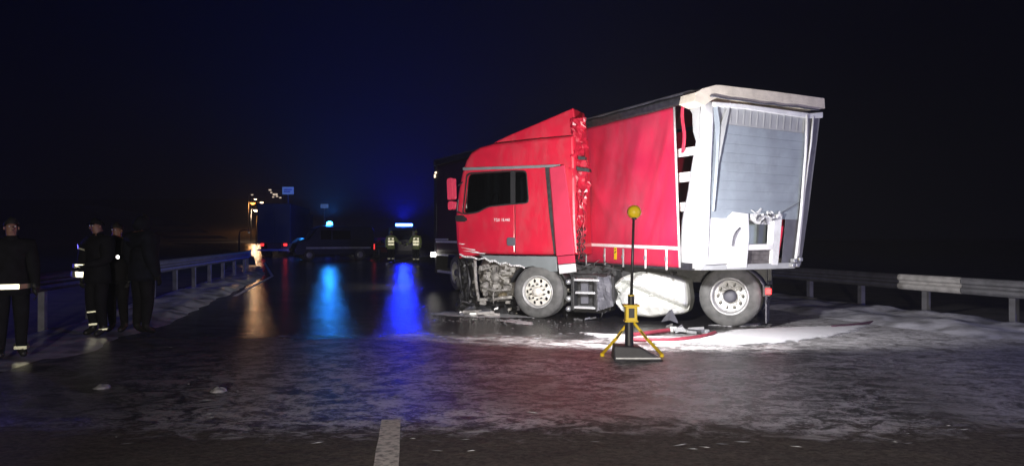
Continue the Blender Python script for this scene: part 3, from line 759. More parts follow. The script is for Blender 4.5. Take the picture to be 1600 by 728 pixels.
# floor, rails, far side, roof, rear
YB = fp(1238, 414)[0]
MB().hexa([(.10,YB,ZB-.02),(3,-WD+.02,ZB-.02),(3,-.02,ZB-.02),(.10,-.02,ZB-.02),(.10,YB,ZB+.12),(3,-WD+.02,ZB+.12),(3,-.02,ZB+.12),(.10,-.02,ZB+.12)]).build('floor', WOOD, trl)
MB().box(3.001, LEN, -WD+.02, -.02, ZB-.02, ZB+.12).build('floor', WOOD, trl)
MB().box(.25, LEN, -.05, .012, ZB-.06, ZB+.06).build('side_rail', BLACKM, trl, bevel=.01)
MB().hexa([(.25,YB-.02,ZB-.06),(LEN,-WD-.012,ZB-.06),(LEN,-WD+.05,ZB-.06),(.25,YB+.04,ZB-.06),(.25,YB-.02,ZB+.06),(LEN,-WD-.012,ZB+.06),(LEN,-WD+.05,ZB+.06),(.25,YB+.04,ZB+.06)]).build('side_rail', BLACKM, trl, bevel=.01)
MB().box(4.5, LEN-.1, -1.75, -1.62, .62, 1.0).build('chassis_beam', BLACKM, trl); MB().box(4.5, LEN-.1, -.88, -.75, .62, 1.0).build('chassis_beam', BLACKM, trl)
MB().hexa([(.35,YB-.02,ZB+.06),(LEN,-WD,ZB+.06),(LEN,-WD+.015,ZB+.06),(.35,YB,ZB+.06),(.35,-WD,ZT-.1),(LEN,-WD,ZT-.1),(LEN,-WD+.015,ZT-.1),(.35,-WD+.015,ZT-.1)]).build('far_curtain', CURTAIN, trl)
MB().box(.3, LEN, -WD, 0, ZT-.03, ZT).build('roof_sheet', GREY_LIGHT, trl)
# roof rail over the curtain
mb = MB(); A0 = sp_(1082, 147); A1 = sp_(1080, 161); B0 = sp_(922, 189); B1 = sp_(922, 203)
slope = lambda x, P, Q: P[1] + (Q[1]-P[1])*(x-P[0])/(Q[0]-P[0])
xa, xb = A0[0], LEN
zt = lambda x: max(ZT - .12, min(ZT+.03, slope(x, A0, B0))); zb = lambda x: zt(x) - .15
mb.grid(lambda u, v: (lerp(xa, xb, u), .03 + .012*noise.noise((u*20, v*3, 0)), lerp(zb(lerp(xa, xb, u)), zt(lerp(xa, xb, u)), v) + .012*noise.noise((u*26, 0, 5))), 60, 4)
o = mb.build('roof_rail', BLACKM, trl, smooth=True); solid(o, .05, 1)
mb = MB(); mb.tube([(lerp(xa, xb, i/40), .04, zt(lerp(xa, xb, i/40)) + .02) for i in range(41)], .025, 6)
mb.build('roof_edge', GREY_DARK, trl, smooth=True)
# curtain
cx0_top = sp_(1055, 165); cx0_bot = sp_(1064, 418)
zlow = sp_(1064, 418)[1]
def cur(u, v):
    xs0 = lerp(cx0_bot[0], cx0_top[0], v); x = lerp(xs0, LEN - .05, u**1.6)
    z = lerp(zlow + .0, zb(x) + .02, v)
    e = min(1, 6*v, 6*(1-v)); d = x - xs0
    y = .016 + .045*e*noise.noise((x*.8, z*.5, 2.)) + .030*e*noise.noise((x*2.2 + z*1.1, z*.5, 7.)) + .012*e*noise.noise((x*6 + z*2.5, z*.7, 3.))
    # diagonal tension folds from the cab end's top corner
    w_ = (z - 3.45) - .55*(x - 3.3); y += .035*e*math.exp(-(w_/.10)**2)*min(1, max(0, (x-1.6)/1.2))
    w2 = (z - 2.6) - .9*(x - 3.4); y += .030*e*math.exp(-(w2/.14)**2)*min(1, max(0, (x-2.2)/.8))
    return (x, y, z)
mb = MB(); mb.grid(lambda u, v: cur(u*.72, v), 90, 40); curo = mb.build('curtain', CURTAIN, trl, smooth=True); solid(curo, .004)
mb = MB(); mb.grid(lambda u, v: cur(.72 + u*.28, v), 30, 20); solid(mb.build('rear_curtain', mat('shaded_red_tarpaulin', (.035, .006, .018), .6, var=.2, scale=2), trl, smooth=True, label='rear part of the red curtain, its shade painted in as dark maroon'), .004)  # same curtain darkened: the weak light at the far end painted into its colour
MB().tube([(lerp(cx0_top[0], cx0_bot[0], t) - .01, .03, lerp(cx0_top[1], cx0_bot[1], t)) for t in (0, .25, .5, .75, 1)], .02, 8).build('curtain_pole', STEEL_BRIGHT, trl, smooth=True)
mb = MB(); q0 = sp_(1059, 163); q1 = sp_(1063, 215)
mb.grid(lambda u, v: (q0[0] - .05 - .10*u + .03*math.sin(v*7), -.04 - .03*math.sin(u*6), lerp(q0[1], q1[1]-.25, v)), 6, 8)
solid(mb.build('folded_curtain', CURTAIN, trl, smooth=True), .004)
# reflective stripe, buckle straps, hazard label
zs = sp_(1064, 388)[1]; zs2 = sp_(915, 382)[1]
mb = MB(); x0_ = cx0_bot[0]+.02
mb.grid(lambda u, v: (lerp(x0_, LEN-.1, u), .040 + .004*math.sin(v*math.pi), lerp(zs, zs2, min(1, u*4.2)) + (v-.5)*.055), 60, 2)
solid(mb.build('reflective_stripe', WHITE, trl), .003)
for px in (1045, 1012, 977, 948, 919):
    a = sp_(px, 392); MB().slab([(a[0]-.022, zs-.03), (a[0]+.022, zs-.03), (a[0]+.018, zlow-.05), (a[0]-.018, zlow-.05)], [], lambda p, z, d: (p, d, z), .040, .052).build('buckle_strap', GREY_LIGHT if px in (948, 919, 977) else WHITE, trl)
    MB().box(a[0]-.03, a[0]+.03, .052, .066, zlow+.10, zlow+.17).build('buckle', STEEL, trl, bevel=.005)
a = sp_(965, 396)
MB().box(a[0]-.045, a[0]+.045, .046, .050, a[1]-.11, a[1]+.11).build('hazard_label', YELLOW, trl)
MB().slab([(a[0]-.03, a[1]+.05), (a[0]+.03, a[1]+.02), (a[0]+.03, a[1]-.0), (a[0]-.03, a[1]+.03)], [], lambda p, z, d: (p, d, z), .0505, .053).slab([(a[0]-.03, a[1]+.09), (a[0]+.03, a[1]+.085), (a[0]+.03, a[1]+.07), (a[0]-.03, a[1]+.075)], [], lambda p, z, d: (p, d, z), .0505, .053).build('hazard_print', BLACK, trl)
# laths in the gap behind the corner post
for (pxa, pxb, py0, py1) in [(1056, 1090, 231, 244), (1058, 1090, 269, 284), (1060, 1085, 316, 330)]:
    a = sp_(pxa, py0, -.10); b = sp_(pxb, py1, -.10)
    MB().box(min(a[0], b[0]), max(a[0], b[0])+1.2, -.13, -.10, sp_(1072, py1, -.1)[1], sp_(1072, py0, -.1)[1]).build('side_lath', WHITE, trl, bevel=.004)
MB().box(1.0, 1.12, -.12, -.02, ZB+.06, ZT-.1).build('side_post', GREY_DARK, trl, bevel=.01)
# white corner post, a bent shell wrapping from side to front, wide at the foot
hs = [0, .12, .25, .4, .55, .7, .85, 1.0]
Lpx = [(1062, 419), (1063, 385), (1066, 345), (1074, 300), (1080, 262), (1087, 222), (1092, 190), (1095, 160)]
Rpx = [(1106, 419), (1107, 385), (1109, 345), (1111, 300), (1112, 262), (1114, 222), (1116, 190), (1117, 160)]
rows = []
for l, r in zip(Lpx, Rpx):
    a = S.on_y(*l, .0); b = S.on_x(*r, -.02); c = Vector((-.03, .02, (a.z+b.z)/2))
    k_ = []
    for i in range(11):
        t = i/10; p = a*(1-t)**2 + c*2*t*(1-t) + b*t*t
        p.y += .012*noise.noise((p.z*3, t*4, 1.)); p.x += .012*noise.noise((p.z*3, t*4, 9.)); k_.append(p)
    rows.append(k_)
mb = MB(); mb.add([p for r_ in rows for p in r_], [(j*11+i, j*11+i+1, (j+1)*11+i+1, (j+1)*11+i) for j in range(len(rows)-1) for i in range(10)])
po = mb.build('corner_post', WHITE_BENT, trl, smooth=True); solid(po, .02, -1)
# torn strip of grey skin left of the post near the top
solid(MB().add([S.on_y(1072, 160, .03), S.on_y(1094, 166, .02), S.on_y(1092, 235, .02), S.on_y(1083, 205, .05), S.on_y(1082, 178, .04)],
               [(0, 1, 4), (4, 1, 3), (3, 1, 2)]).build('torn_skin', GREY_LIGHT, trl), .006)
# headboard: horizontal boards between the two posts
TLp, TRp, BRp, BLp = (1116, 160), (1263, 180), (1239, 413), (1106, 418)
def hb(u, v): # u across, v down
    t0 = lerp(TLp[0], TRp[0], u), lerp(TLp[1], TRp[1], u); t1 = lerp(BLp[0], BRp[0], u), lerp(BLp[1], BRp[1], u)
    return lerp(t0[0], t1[0], v), lerp(t0[1], t1[1], v)
HOLE_V = .70
fslab('headboard_backing', [hb(0, 0), hb(1, 0), hb(1, .70), hb(.44, .70), hb(.44, 1), hb(0, 1)], .012, .045, GREY_BOARD)
def board(name, u0, u1, v0, v1, m, x0=0., th=.03):
    g_ = .0004
    o = [hb(u0, v0+g_), hb(u1, v0+g_), hb(u1, v1-g_), hb(u0, v1-g_)]
    return fslab(name, o, x0 + .003*random.uniform(-1, 1), x0 + .0118, m, bevel=.0015)
board('headboard_top', 0, 1, 0, .125, GREY_LIGHT)
for i in range(14): # fine ribs on the top board
    pa, pb = hb((i+.5)/14, .012), hb((i+.5)/14, .115)
    fslab('headboard_rib', [(pa[0]-.7, pa[1]), (pa[0]+.7, pa[1]), (pb[0]+.7, pb[1]), (pb[0]-.7, pb[1])], -.010, -.003, GREY_LIGHT)
nB = 10; vv = [.125 + (HOLE_V-.125)*i/nB for i in range(nB+1)]
for i in range(nB): board('headboard_board', 0, 1, vv[i], vv[i+1], GREY_BOARD)
nC = 4; vv = [HOLE_V + (1-HOLE_V)*i/nC for i in range(nC+1)]
for i in range(nC):
    board('headboard_board', 0, .44, vv[i], vv[i+1], WHITE_BENT)
board('headboard_end_panel', .865, 1, .70, .99, GREY_DARK)
# cap of the front bow
cap_px = [(1079, 160), (1082, 146), (1092, 140), (1113, 134.5), (1119, 134.5), (1200, 144), (1282, 155), (1283, 171), (1262, 173), (1200, 164), (1150, 159), (1117, 153), (1104, 160), (1095, 167)]
fslab('front_bow', cap_px, -.09, .30, mat('old_white_bow', (.66, .60, .50), .45, var=.15, scale=6, bump=.15, bscale=9), bevel=.035)
fslab('front_bow_lip', [(1112, 160), (1160, 164), (1262, 178), (1282, 176), (1282, 185), (1262, 186), (1160, 171), (1112, 167)], -.06, .10, WHITE_BENT, bevel=.012)
mb = MB(); mb.tube([S.on_x(lerp(1110, 1280, i/24), pl([(1110, 150), (1140, 155), (1200, 163), (1250, 168), (1280, 172)], lerp(1110, 1280, i/24)) + random.uniform(-.6, .6), -.11) for i in range(25)], .014, 6)
mb.build('customs_cord', GREY_DARK, trl, smooth=True)
# right corner post and the tubes on it
fslab('corner_post', [(1263, 182), (1280, 184), (1262, 330), (1250, 415), (1239, 415), (1250, 330)], -.02, .14, mat('dull_grey_post', (.20, .20, .22), .55), bevel=.02)
mb = MB()
mb.tube([S.on_x(*p, -.06) for p in [(1261, 180), (1259, 240), (1256, 275), (1252, 330), (1246, 385), (1243, 408)]], .024, 8)
mb.build('air_line', WHITE, trl, smooth=True)
mb = MB()
mb.tube([S.on_x(*p, -.05) for p in [(1271, 182), (1267, 225), (1262, 260), (1257, 300), (1251, 360), (1247, 400)]], .018, 8)
mb.build('air_line', WHITE, trl, smooth=True)
mb = MB()
for (px, py) in [(1240, 407), (1249, 405), (1244, 414), (1238, 414)]:
    q_ = S.on_x(px, py, -.06); mb.box(q_.x-.05, q_.x+.04, q_.y-.035, q_.y+.035, q_.z-.03, q_.z+.03)
mb.build('hose_coupling', STEEL, trl, bevel=.01)
# bent strip in the upper left of the headboard
def bend(*pp): return [S.on_x(px, py, x) for px, py, x in pp]
solid(MB().add(bend((1114, 160, -.02), (1120, 160, -.05), (1125, 195, -.06), (1122, 262, -.06), (1116, 330, -.04), (1113, 330, -.02), (1119, 230, -.03)),
               [(0, 1, 2, 6), (6, 2, 3), (6, 3, 4, 5)]).build('bent_strip', GREY_BOARD, trl), .008)
solid(MB().add(bend((1126, 195, -.03), (1139, 160, -.03), (1142, 160, -.05), (1133, 205, -.06), (1122, 262, -.05)),
               [(0, 1, 2, 3), (0, 3, 4)]).build('bent_strip', GREY_LIGHT, trl), .008)
# smashed lower right opening: white frame, sill, inner panel, planks below
fslab('torn_white_panel', [(1136, 338), (1143, 331), (1167, 334), (1168, 372), (1164, 418), (1134, 419), (1130, 380)], -.05, -.01, WHITE_BENT, bevel=.012)
fslab('inner_panel', [(1160, 336), (1225, 336), (1225, 388), (1160, 388)], .38, .42, GREY_BOARD)
fslab('inner_sheet', [(1184, 350), (1203, 350), (1202, 384), (1182, 384)], .30, .33, mat('pale_blue_sheet', (.52, .62, .66), .5), bevel=.01)
fslab('opening_lintel', [(1172, 334), (1220, 335), (1219, 342), (1204, 351), (1184, 350), (1172, 343)], -.02, .06, WHITE_BENT, bevel=.008)
fslab('opening_sill', [(1163, 382), (1207, 381), (1206, 390), (1162, 391)], -.04, .20, WHITE, bevel=.01)
fslab('opening_post', [(1207, 340), (1220, 334), (1213, 414), (1203, 414)], -.04, .10, WHITE_BENT, bevel=.012)
for i in range(3):
    y0 = 391.5 + i*7.6
    fslab('lower_plank', [(1163-.3*i, y0), (1205-.6*i, y0-.6), (1204-.6*i, y0+6.8), (1162-.3*i, y0+7.4)], .02, .06, WOOD, bevel=.005)
mb = MB()
for k in range(26):
    q_ = S.on_x(random.uniform(1174, 1220), random.uniform(330, 345), random.uniform(-.10, .02)); s1 = random.uniform(.02, .06)
    d1 = Vector((random.uniform(-.5, .5), random.uniform(-1, 1), random.uniform(-.7, .5)))*s1; d2 = Vector((random.uniform(-.6, .2), random.uniform(-1, 1), random.uniform(-1, 1)))*s1
    mb.add([q_-d1, q_+d2, q_+d1*1.3, q_-d2], [(0, 1, 2, 3)])
solid(mb.build('torn_metal', WHITE_BENT, trl), .006)
mb = MB()
for k in range(10):
    q_ = S.on_x(random.uniform(1182, 1208), random.uniform(334, 344), -.05); mb.tube([q_, q_+Vector((random.uniform(-.08, .02), random.uniform(-.1, .1), random.uniform(-.1, .04)))], [.022, .008], 5)
mb.build('torn_bracket', GREY_DARK, trl)
mb = MB(); q_ = S.on_x(1147, 380, -.07)
mb.tube([S.on_x(1144, 384, -.07), S.on_x(1146, 370, -.08), S.on_x(1150, 362, -.08), S.on_x(1156, 356, -.06)], .011, 6).build('dark_crack', GREY_DARK, trl, smooth=True)
MB().tube([S.on_x(1222, 332, -.02), S.on_x(1253, 314, -.05)], .006, 5).build('stay_wire', GREY_DARK, trl)
fslab('front_sill', [(1098, 413), (1165, 412.5), (1240, 410), (1240, 419), (1165, 421), (1092, 422)], -.035, .12, GREY_LIGHT, bevel=.012)
fslab('bent_sill_plate', [(1096, 407), (1132, 406), (1135, 411), (1097, 413)], -.08, -.02, WHITE_BENT, bevel=.006)
fslab('torn_curtain_corner', [(1040, 404), (1068, 404), (1072, 416), (1064, 424), (1036, 415)], .10, .12, CURTAIN, xp=.5) if False else None
# back end: doors, lamps, wheels, bumper
MB().box(LEN, LEN+.06, -WD, 0, ZB, ZT).build('rear_door', GREY_DARK, trl, bevel=.01)
MB().box(LEN-.12, LEN+.10, -.14, .03, ZB-.08, ZT+.02).build('rear_corner_post', BLACKM, trl, bevel=.01)
MB().box(LEN-.3, LEN-.2, -WD+.05, -.03, .42, .56).build('underrun_bar', BLACKM, trl, bevel=.02)
MB().box(LEN-.1, LEN+.05, -.35, .02, .42, .95).build('rear_mud_flap', BLACK, trl)
zl = S.on_y(684, 272, .03).z
MB().box(LEN-.05, LEN+.02, .03, .06, zl-.10, zl-.0).box(LEN-.16, LEN-.05, .03, .06, zl+.02, zl+.08).build('marker_lamp', E_AMBER, trl, bevel=.01)
q_ = S.on_y(698, 374, .03); MB().box(LEN-1.2, LEN-.05, .03, .045, q_.z-.025, q_.z+.025).build('side_reflector', STEEL_BRIGHT, trl)
q_ = S.on_y(686, 398, .03)
MB().box(LEN-.1, LEN+.06, .03, .16, q_.z-.07, q_.z+.07).build('work_lamp', E_WHITE, trl, bevel=.02)
MB().box(LEN-1.2, LEN-.12, .03, .05, q_.z-.02, q_.z+.02).build('side_reflector', WHITE, trl)
wl = bpy.data.objects.new('work_lamp_light', lamp_data('work_lamp_light', 'SPOT', 260, (1, .97, .9), .06, R(120), .6)); COL.objects.link(wl); wl.parent = trl
wl.location = (LEN+.1, .22, q_.z+.05); wl.rotation_euler = Vector((.3, 1.0, -.25)).to_track_quat('-Z', 'Y').to_euler()
MB().box(LEN-1.5, LEN-.2, -.02, .03, .45, .52).build('side_guard', STEEL_BRIGHT, trl)
for k in range(3):
    for (y, fc) in ((-.02, 1), (-WD+.02, -1)):
        wheel('wheel', 8.6 + 1.31*k, y, .495, .50, .36, True, trl, face=fc)
for k in range(3): MB().tube([(8.6+1.31*k, -.3, .5), (8.6+1.31*k, -2.2, .5)], .06, 8).build('axle', BLACKM, trl)

# ================================================================ TRIPOD WORK LIGHT
LP = gnd(990, 563); LY = LP.y
lmp = empty('tripod_work_light', (LP.x, LP.y, 0), 0, 'yellow and black tripod work light with round head shining at the red lorry', 'work light')
def lz(px, py): q = at(px, py, LY); return Vector((q.x - LP.x, 0, q.z))
mb = MB(); a = lz(959, 568); b = lz(1037, 566)
mb.hexa([(a.x, -.06, .0), (b.x, -.05, .0), (b.x, .28, .0), (a.x, .30, .0), (a.x+.0, -.03, .19), (lz(1000, 550).x, -.02, .17), (lz(1000, 550).x, .24, .17), (a.x+.02, .26, .19)])
mb.build('battery_base', mat('black_base', (.035, .035, .04), .55, var=.3), lmp, bevel=.018)
MB().box(a.x+.02, b.x-.05, -.066, -.04, .03, .045).build('base_trim', STEEL, lmp)
c0, c1 = lz(985, 548), lz(985, 503)
MB().lathe([(.0, 0), (.055, 0), (.055, c1.z-c0.z), (0, c1.z-c0.z)], (c0.x, .10, c0.z), (0, 0, 1), 16).build('mast_foot', BLACK, lmp, smooth=False)
y0 = .10
bx0, bx1 = lz(977, 503), lz(998, 478)
MB().box(bx0.x+.01, bx1.x-.01, y0-.07, y0+.07, bx0.z, bx1.z).build('mast_body', YELLOW, lmp, bevel=.014)
MB().box(bx0.x-.015, bx1.x+.015, y0-.085, y0+.085, bx1.z-.012, bx1.z+.012).build('mast_flange', YELLOW, lmp, bevel=.005)
MB().box(bx0.x+.0, bx1.x, y0-.08, y0+.08, bx0.z-.006, bx0.z+.014).build('mast_flange', YELLOW, lmp, bevel=.005)
w0, w1 = lz(983, 497), lz(992, 482)
MB().box(w0.x, w1.x, y0-.078, y0-.068, w0.z, w1.z).build('control_window', BLACK, lmp, bevel=.003)
d0, d1 = lz(988, 477), lz(988, 463)
MB().lathe([(0, 0), (.040, 0), (.040, d1.z-d0.z), (.03, d1.z-d0.z+.01), (0, d1.z-d0.z+.01)], (d0.x, y0, d0.z), (0, 0, 1), 16).build('mast_collar', BLACK, lmp)
MB().lathe([(.042, 0), (.042, .012)], (d0.x, y0, d1.z), (0, 0, 1), 16).build('mast_ring', YELLOW, lmp)
t0, t1 = lz(988.5, 463), lz(992, 340)
DK = mat('dark_mast', (.06, .06, .062), .4, .5, var=.2)
MB().tube([(t0.x, y0, t0.z), (lerp(t0.x, t1.x, .5), y0, lerp(t0.z, t1.z, .5)), (t1.x, y0, t1.z)], [.021, .018, .015], 10).build('mast', DK, lmp, smooth=True)
hc = lz(993, 331); hc.y = y0
fwd = (Vector((1.5, 14.0, 1.85)) - Vector((LP.x+hc.x, LP.y+y0, hc.z))); fwd = Vector((.02, 1, .02)).normalized()
MB().lathe([(0, -.075), (.05, -.07), (.075, -.045), (.087, -.01), (.087, .03), (.08, .035)], hc, fwd, 28).build('lamp_head', YELLOW, lmp, smooth=True)
MB().lathe([(0, .030), (.078, .030)], hc, fwd, 28).build('led_panel', E_FLOOD, lmp)
MB().lathe([(0, 0), (.03, 0), (.03, .03), (0, .03)], (hc.x-.005, y0-.02, hc.z-.095), (0, 0, 1), 12).build('head_joint', BLACK, lmp)
fl = bpy.data.objects.new('flood_light', lamp_data('flood_light', 'SPOT', 1500, (1.0, .97, .98), .07, R(156), .40)); COL.objects.link(fl); fl.parent = lmp
fl.location = Vector(hc) + fwd*.05; fl.rotation_euler = Vector((.16, 1, .06)).to_track_quat('-Z', 'Y').to_euler()
hub = Vector((lz(988, 503).x, y0, lz(988, 506).z))
for (px, py) in [(941, 556), (1034, 557)]:
    f_ = gnd(px, py) - LP; mid = hub.lerp(f_, .5) + Vector((0, 0, .02))
    st = hub + Vector((f_.x, f_.y, 0)).normalized()*.05
    lg = MB().tube([st, mid, Vector((f_.x, f_.y, .03))], [.017, .020, .022], 8).build('leg', YELLOW, lmp, smooth=True)
    MB().tube([st.lerp(mid, .5)+Vector((0, -.02, 0)), mid+Vector((0, -.02, 0))], [.008, .008], 6).build('leg_slot', BLACK, lg)
    MB().lathe([(0, 0), (.03, 0), (.026, .04), (0, .05)], (f_.x, f_.y, 0), (0, 0, 1), 10).build('leg_foot', YELLOW, lg)
f_ = Vector((.0, .62, .03)); MB().tube([hub+Vector((0, .05, 0)), hub.lerp(f_, .5), f_], [.017, .02, .022], 8).build('leg', YELLOW, lmp, smooth=True)

# ================================================================ GUARDRAILS
prof_w = [(-.155, .0), (-.14, .035), (-.10, .06), (-.05, .055), (-.02, .01), (.02, .01), (.05, .055), (.10, .06), (.14, .035), (.155, .0)]
RAIL_DARK = mat('dull_rail_steel', (.20, .20, .22), .5, .4, var=.3, scale=4)
RAIL_BLACK = mat('dark_painted_rail', (.085, .085, .11), .55, .1, var=.3, scale=4)
RAIL_WHITE = mat('white_painted_rail', (.40, .39, .39), .5, var=.2, scale=6)
def guardrail(path, yks, zc, side, cols, label, zp=.0, post_step=None):
    root = empty('guardrail', (pl(path, yks[0]), yks[0], 0), 0, label, 'guardrail')
    o0 = Vector(root.location)
    def pt(y): return Vector((pl(path, y), y, 0))
    for i, (a, b) in enumerate(zip(yks, yks[1:])):
        mb = MB(); n = max(2, int((b-a)/1.5)); vs = []
        for k in range(n+1):
            y = lerp(a, b - .01, k/n); p = pt(y) - o0; t = (pt(y+.3) - pt(y-.3)).normalized(); nr = Vector((t.y, -t.x, 0))*side
            for (zz, dd) in prof_w: q = p + nr*dd; vs.append((q.x, q.y, zc + zz + .004*noise.noise((y, zz, 3.))))
        m = len(prof_w)
        mb.add(vs, [(k*m+j, k*m+j+1, (k+1)*m+j+1, (k+1)*m+j) for k in range(n) for j in range(m-1)])
        solid(mb.build('rail_panel', cols[i % len(cols)], root), .004)
    y = yks[0] + .9; pme = None
    while y < min(yks[-1], 46):
        if pme is None: pme = MB().box(-.06, .06, .0, .10, -.2, zc+.10).box(-.04, .04, -.03, .0, zc-.10, zc+.10).mesh('post'); pme.materials.append(RAIL_DARK)
        o = bpy.data.objects.new('post', pme); COL.objects.link(o); o.parent = root
        t = (pt(y+.3) - pt(y-.3)); q = pt(y) - o0; nr = Vector((t.y, -t.x, 0)).normalized()*side
        o.location = q - nr*.05; o.rotation_euler = (0, 0, math.atan2(nr.x, -nr.y) if False else math.atan2(t.y, t.x) + (0 if side > 0 else math.pi))
        y += post_step or 2.0
    return root
guardrail(RAILR, [11.0, 12.6, 14.55, 15.95, 20.2, 24, 28, 34, 44], .62, -1, [RAIL_DARK, RAIL_DARK, RAIL_WHITE, RAIL_BLACK, RAIL_BLACK], 'steel guardrail with one white painted section on the right roadside', post_step=1.75)
RAILL = [(y, x) for y, x in [(2, -6.0), (12.5, -7.65), (31, -10.6), (45, -15.0), (60, -21.0)]]
guardrail(RAILL, [4, 8, 12, 16, 20, 24, 28, 31, 36], .80, 1, [RAIL_BLACK], 'dull steel guardrail behind the group of people on the left', post_step=2.0)

# ================================================================ PEOPLE
def band(root, c, d, r, w, base, ha=38):
    """a stiff faceted sleeve band of reflective tape"""
    hv = ((Vector((0, 0, 1.5)) - base).normalized() + (Vector(HEAD) - base).normalized()); hv.z = 0
    n_ = Matrix.Rotation(-root.rotation_euler.z, 3, 'Z') @ hv.normalized()
    n_ = (n_ - d*n_.dot(d)).normalized(); t_ = d.cross(n_); vs = []
    for h_ in (-w/2, w/2):
        for th in (R(-ha), R(ha), R(90), R(135), R(225), R(270)):
            vs.append(c + d*h_ + (n_*math.cos(th) + t_*math.sin(th))*r*(1.02/math.cos(R(ha)) if abs(th) < 1 else 1.06))
    solid(MB().add(vs, [(k, (k+1) % 6, 6+(k+1) % 6, 6+k) for k in range(6)]).build('reflective_band', REFLECT, root), .003)
def person(px, py_foot, hgt, label, face_deg, pose=None, jacket=CLOTH, head_m=SKIN, hood=False, strips=(), fallback=None, group=None, collar=None, cap=None, vest=False, name='person', Y=None, bulk=1.0):
    """one continuous skinned body, face, hair and clothing details as children"""
    base = gnd(px, py_foot) if Y is None else Vector(((px-800)/FPX*Y, Y, 0))
    k = hgt/1.78
    root = empty(name, base, R(face_deg), label, 'person', group)
    J = {'pel': (0, 0, .98), 'wai': (0, .0, 1.12), 'che': (0, .01, 1.33), 'shl': (0, .01, 1.46), 'nek': (0, .0, 1.54), 'hd0': (0, -.01, 1.60), 'hd1': (0, -.02, 1.67), 'hd2': (0, -.015, 1.745),
         'hL': (.10, 0, .93), 'kL': (.11, -.03, .51), 'aL': (.115, .02, .11), 'tL': (.13, -.15, .05), 'hR': (-.10, 0, .93), 'kR': (-.11, -.02, .51), 'aR': (-.115, .03, .11), 'tR': (-.13, -.14, .05),
         'sL': (.19, .01, 1.44), 'eL': (.25, .03, 1.16), 'wL': (.26, -.06, .92), 'sR': (-.19, .01, 1.44), 'eR': (-.25, .03, 1.16), 'wR': (-.26, -.06, .92)}
    if pose: J.update(pose)
    rad = {'pel': (.17, .125), 'wai': (.165, .12), 'che': (.19, .135), 'shl': (.14, .10), 'nek': (.058, .060), 'hd0': (.062, .075), 'hd1': (.078, .098), 'hd2': (.062, .078),
           'hL': (.10, .11), 'kL': (.072, .078), 'aL': (.056, .062), 'tL': (.05, .045), 'sL': (.085, .085), 'eL': (.062, .062), 'wL': (.042, .038)}
    for s in ('sL', 'eL', 'wL'): rad[s] = tuple(q*(1 + (bulk-1)*1.6) for q in rad[s])
    for s in ('pel', 'wai', 'che', 'hL', 'kL'): rad[s] = tuple(q*(1 + (bulk-1)*.55) for q in rad[s])
    for s in list(rad):
        if s.endswith('L'): rad[s[:-1]+'R'] = rad[s]
    E = [('pel', 'wai'), ('wai', 'che'), ('che', 'shl'), ('shl', 'nek'), ('nek', 'hd0'), ('hd0', 'hd1'), ('hd1', 'hd2')]
    for s in 'LR': E += [('pel', 'h'+s), ('h'+s, 'k'+s), ('k'+s, 'a'+s), ('a'+s, 't'+s), ('shl', 's'+s), ('s'+s, 'e'+s), ('e'+s, 'w'+s)]
    for s in 'LR':   # palms, fingers, thumb
        w = Vector(J['w'+s]); e = Vector(J['e'+s]); d = (w-e).normalized(); sgn = 1 if s == 'L' else -1
        side = d.cross(Vector((sgn, 0, 0))); side = side.normalized() if side.length > .1 else Vector((0, 1, 0)); inn = Vector((-sgn, 0, 0))
        J['p'+s] = tuple(w + d*.085); rad['p'+s] = (.040, .022); E.append(('w'+s, 'p'+s))
        for i, ln in enumerate((.075, .085, .08, .062)):
            o_ = side*(.030 - .020*i)
            J[f'f{i}{s}'] = tuple(w + d*.115 + o_); J[f'g{i}{s}'] = tuple(w + d*(.115+ln*.55) + o_ + inn*.012); J[f'i{i}{s}'] = tuple(w + d*(.115+ln*.85) + o_ + inn*.035)
            for q in 'fgi': rad[f'{q}{i}{s}'] = (.0095, .0095)
            E += [('p'+s, f'f{i}{s}'), (f'f{i}{s}', f'g{i}{s}'), (f'g{i}{s}', f'i{i}{s}')]
        J['u0'+s] = tuple(w + d*.05 + side*.045); J['u1'+s] = tuple(w + d*.09 + side*.06 + inn*.015); rad['u0'+s] = rad['u1'+s] = (.011, .011)
        E += [('w'+s, 'u0'+s), ('u0'+s, 'u1'+s)]
    names = list(J); idx = {n_: i for i, n_ in enumerate(names)}
    me = bpy.data.meshes.new('tmp'); me.from_pydata([Vector(J[n_])*k for n_ in names], [(idx[a], idx[b]) for a, b in E], [])
    ob = bpy.data.objects.new('tmp', me); COL.objects.link(ob)
    sk = ob.modifiers.new('s', 'SKIN'); sk.use_smooth_shade = True
    for n_ in names:
        v = me.skin_vertices[0].data[idx[n_]]; r = rad.get(n_, (.05, .05)); v.radius = (r[0]*k, r[1]*k); v.use_root = (n_ == 'pel')
    ob.modifiers.new('d', 'SUBSURF').levels = 1; ob.modifiers['d'].render_levels = 1
    bpy.context.view_layer.update()
    bm_ = bpy.data.meshes.new_from_object(ob.evaluated_get(bpy.context.evaluated_depsgraph_get())); bpy.data.objects.remove(ob)
    bm_.name = 'body'
    mats_ = [jacket, head_m, CLOTH, BOOT, BOOT]
    bm_.materials.clear()
    for m in mats_: bm_.materials.append(m)
    wl_, wr_ = Vector(J['wL'])*k, Vector(J['wR'])*k
    for p in bm_.polygons:
        c = p.center; p.use_smooth = True
        if c.z > 1.55*k: p.material_index = 1
        elif abs(c.x) > .215*k and min((c-wl_).length, (c-wr_).length) < .20*k and (c - (wl_ if c.x > 0 else wr_)).dot((wl_-Vector(J['eL'])*k) if c.x > 0 else (wr_-Vector(J['eR'])*k)) > 0: p.material_index = 4
        elif c.z < .16*k: p.material_index = 3
        elif c.z < .88*k: p.material_index = 2
        else: p.material_index = 0
    body = bpy.data.objects.new('body', bm_); COL.objects.link(body); body.parent = root
    h = Vector(J['hd1'])*k
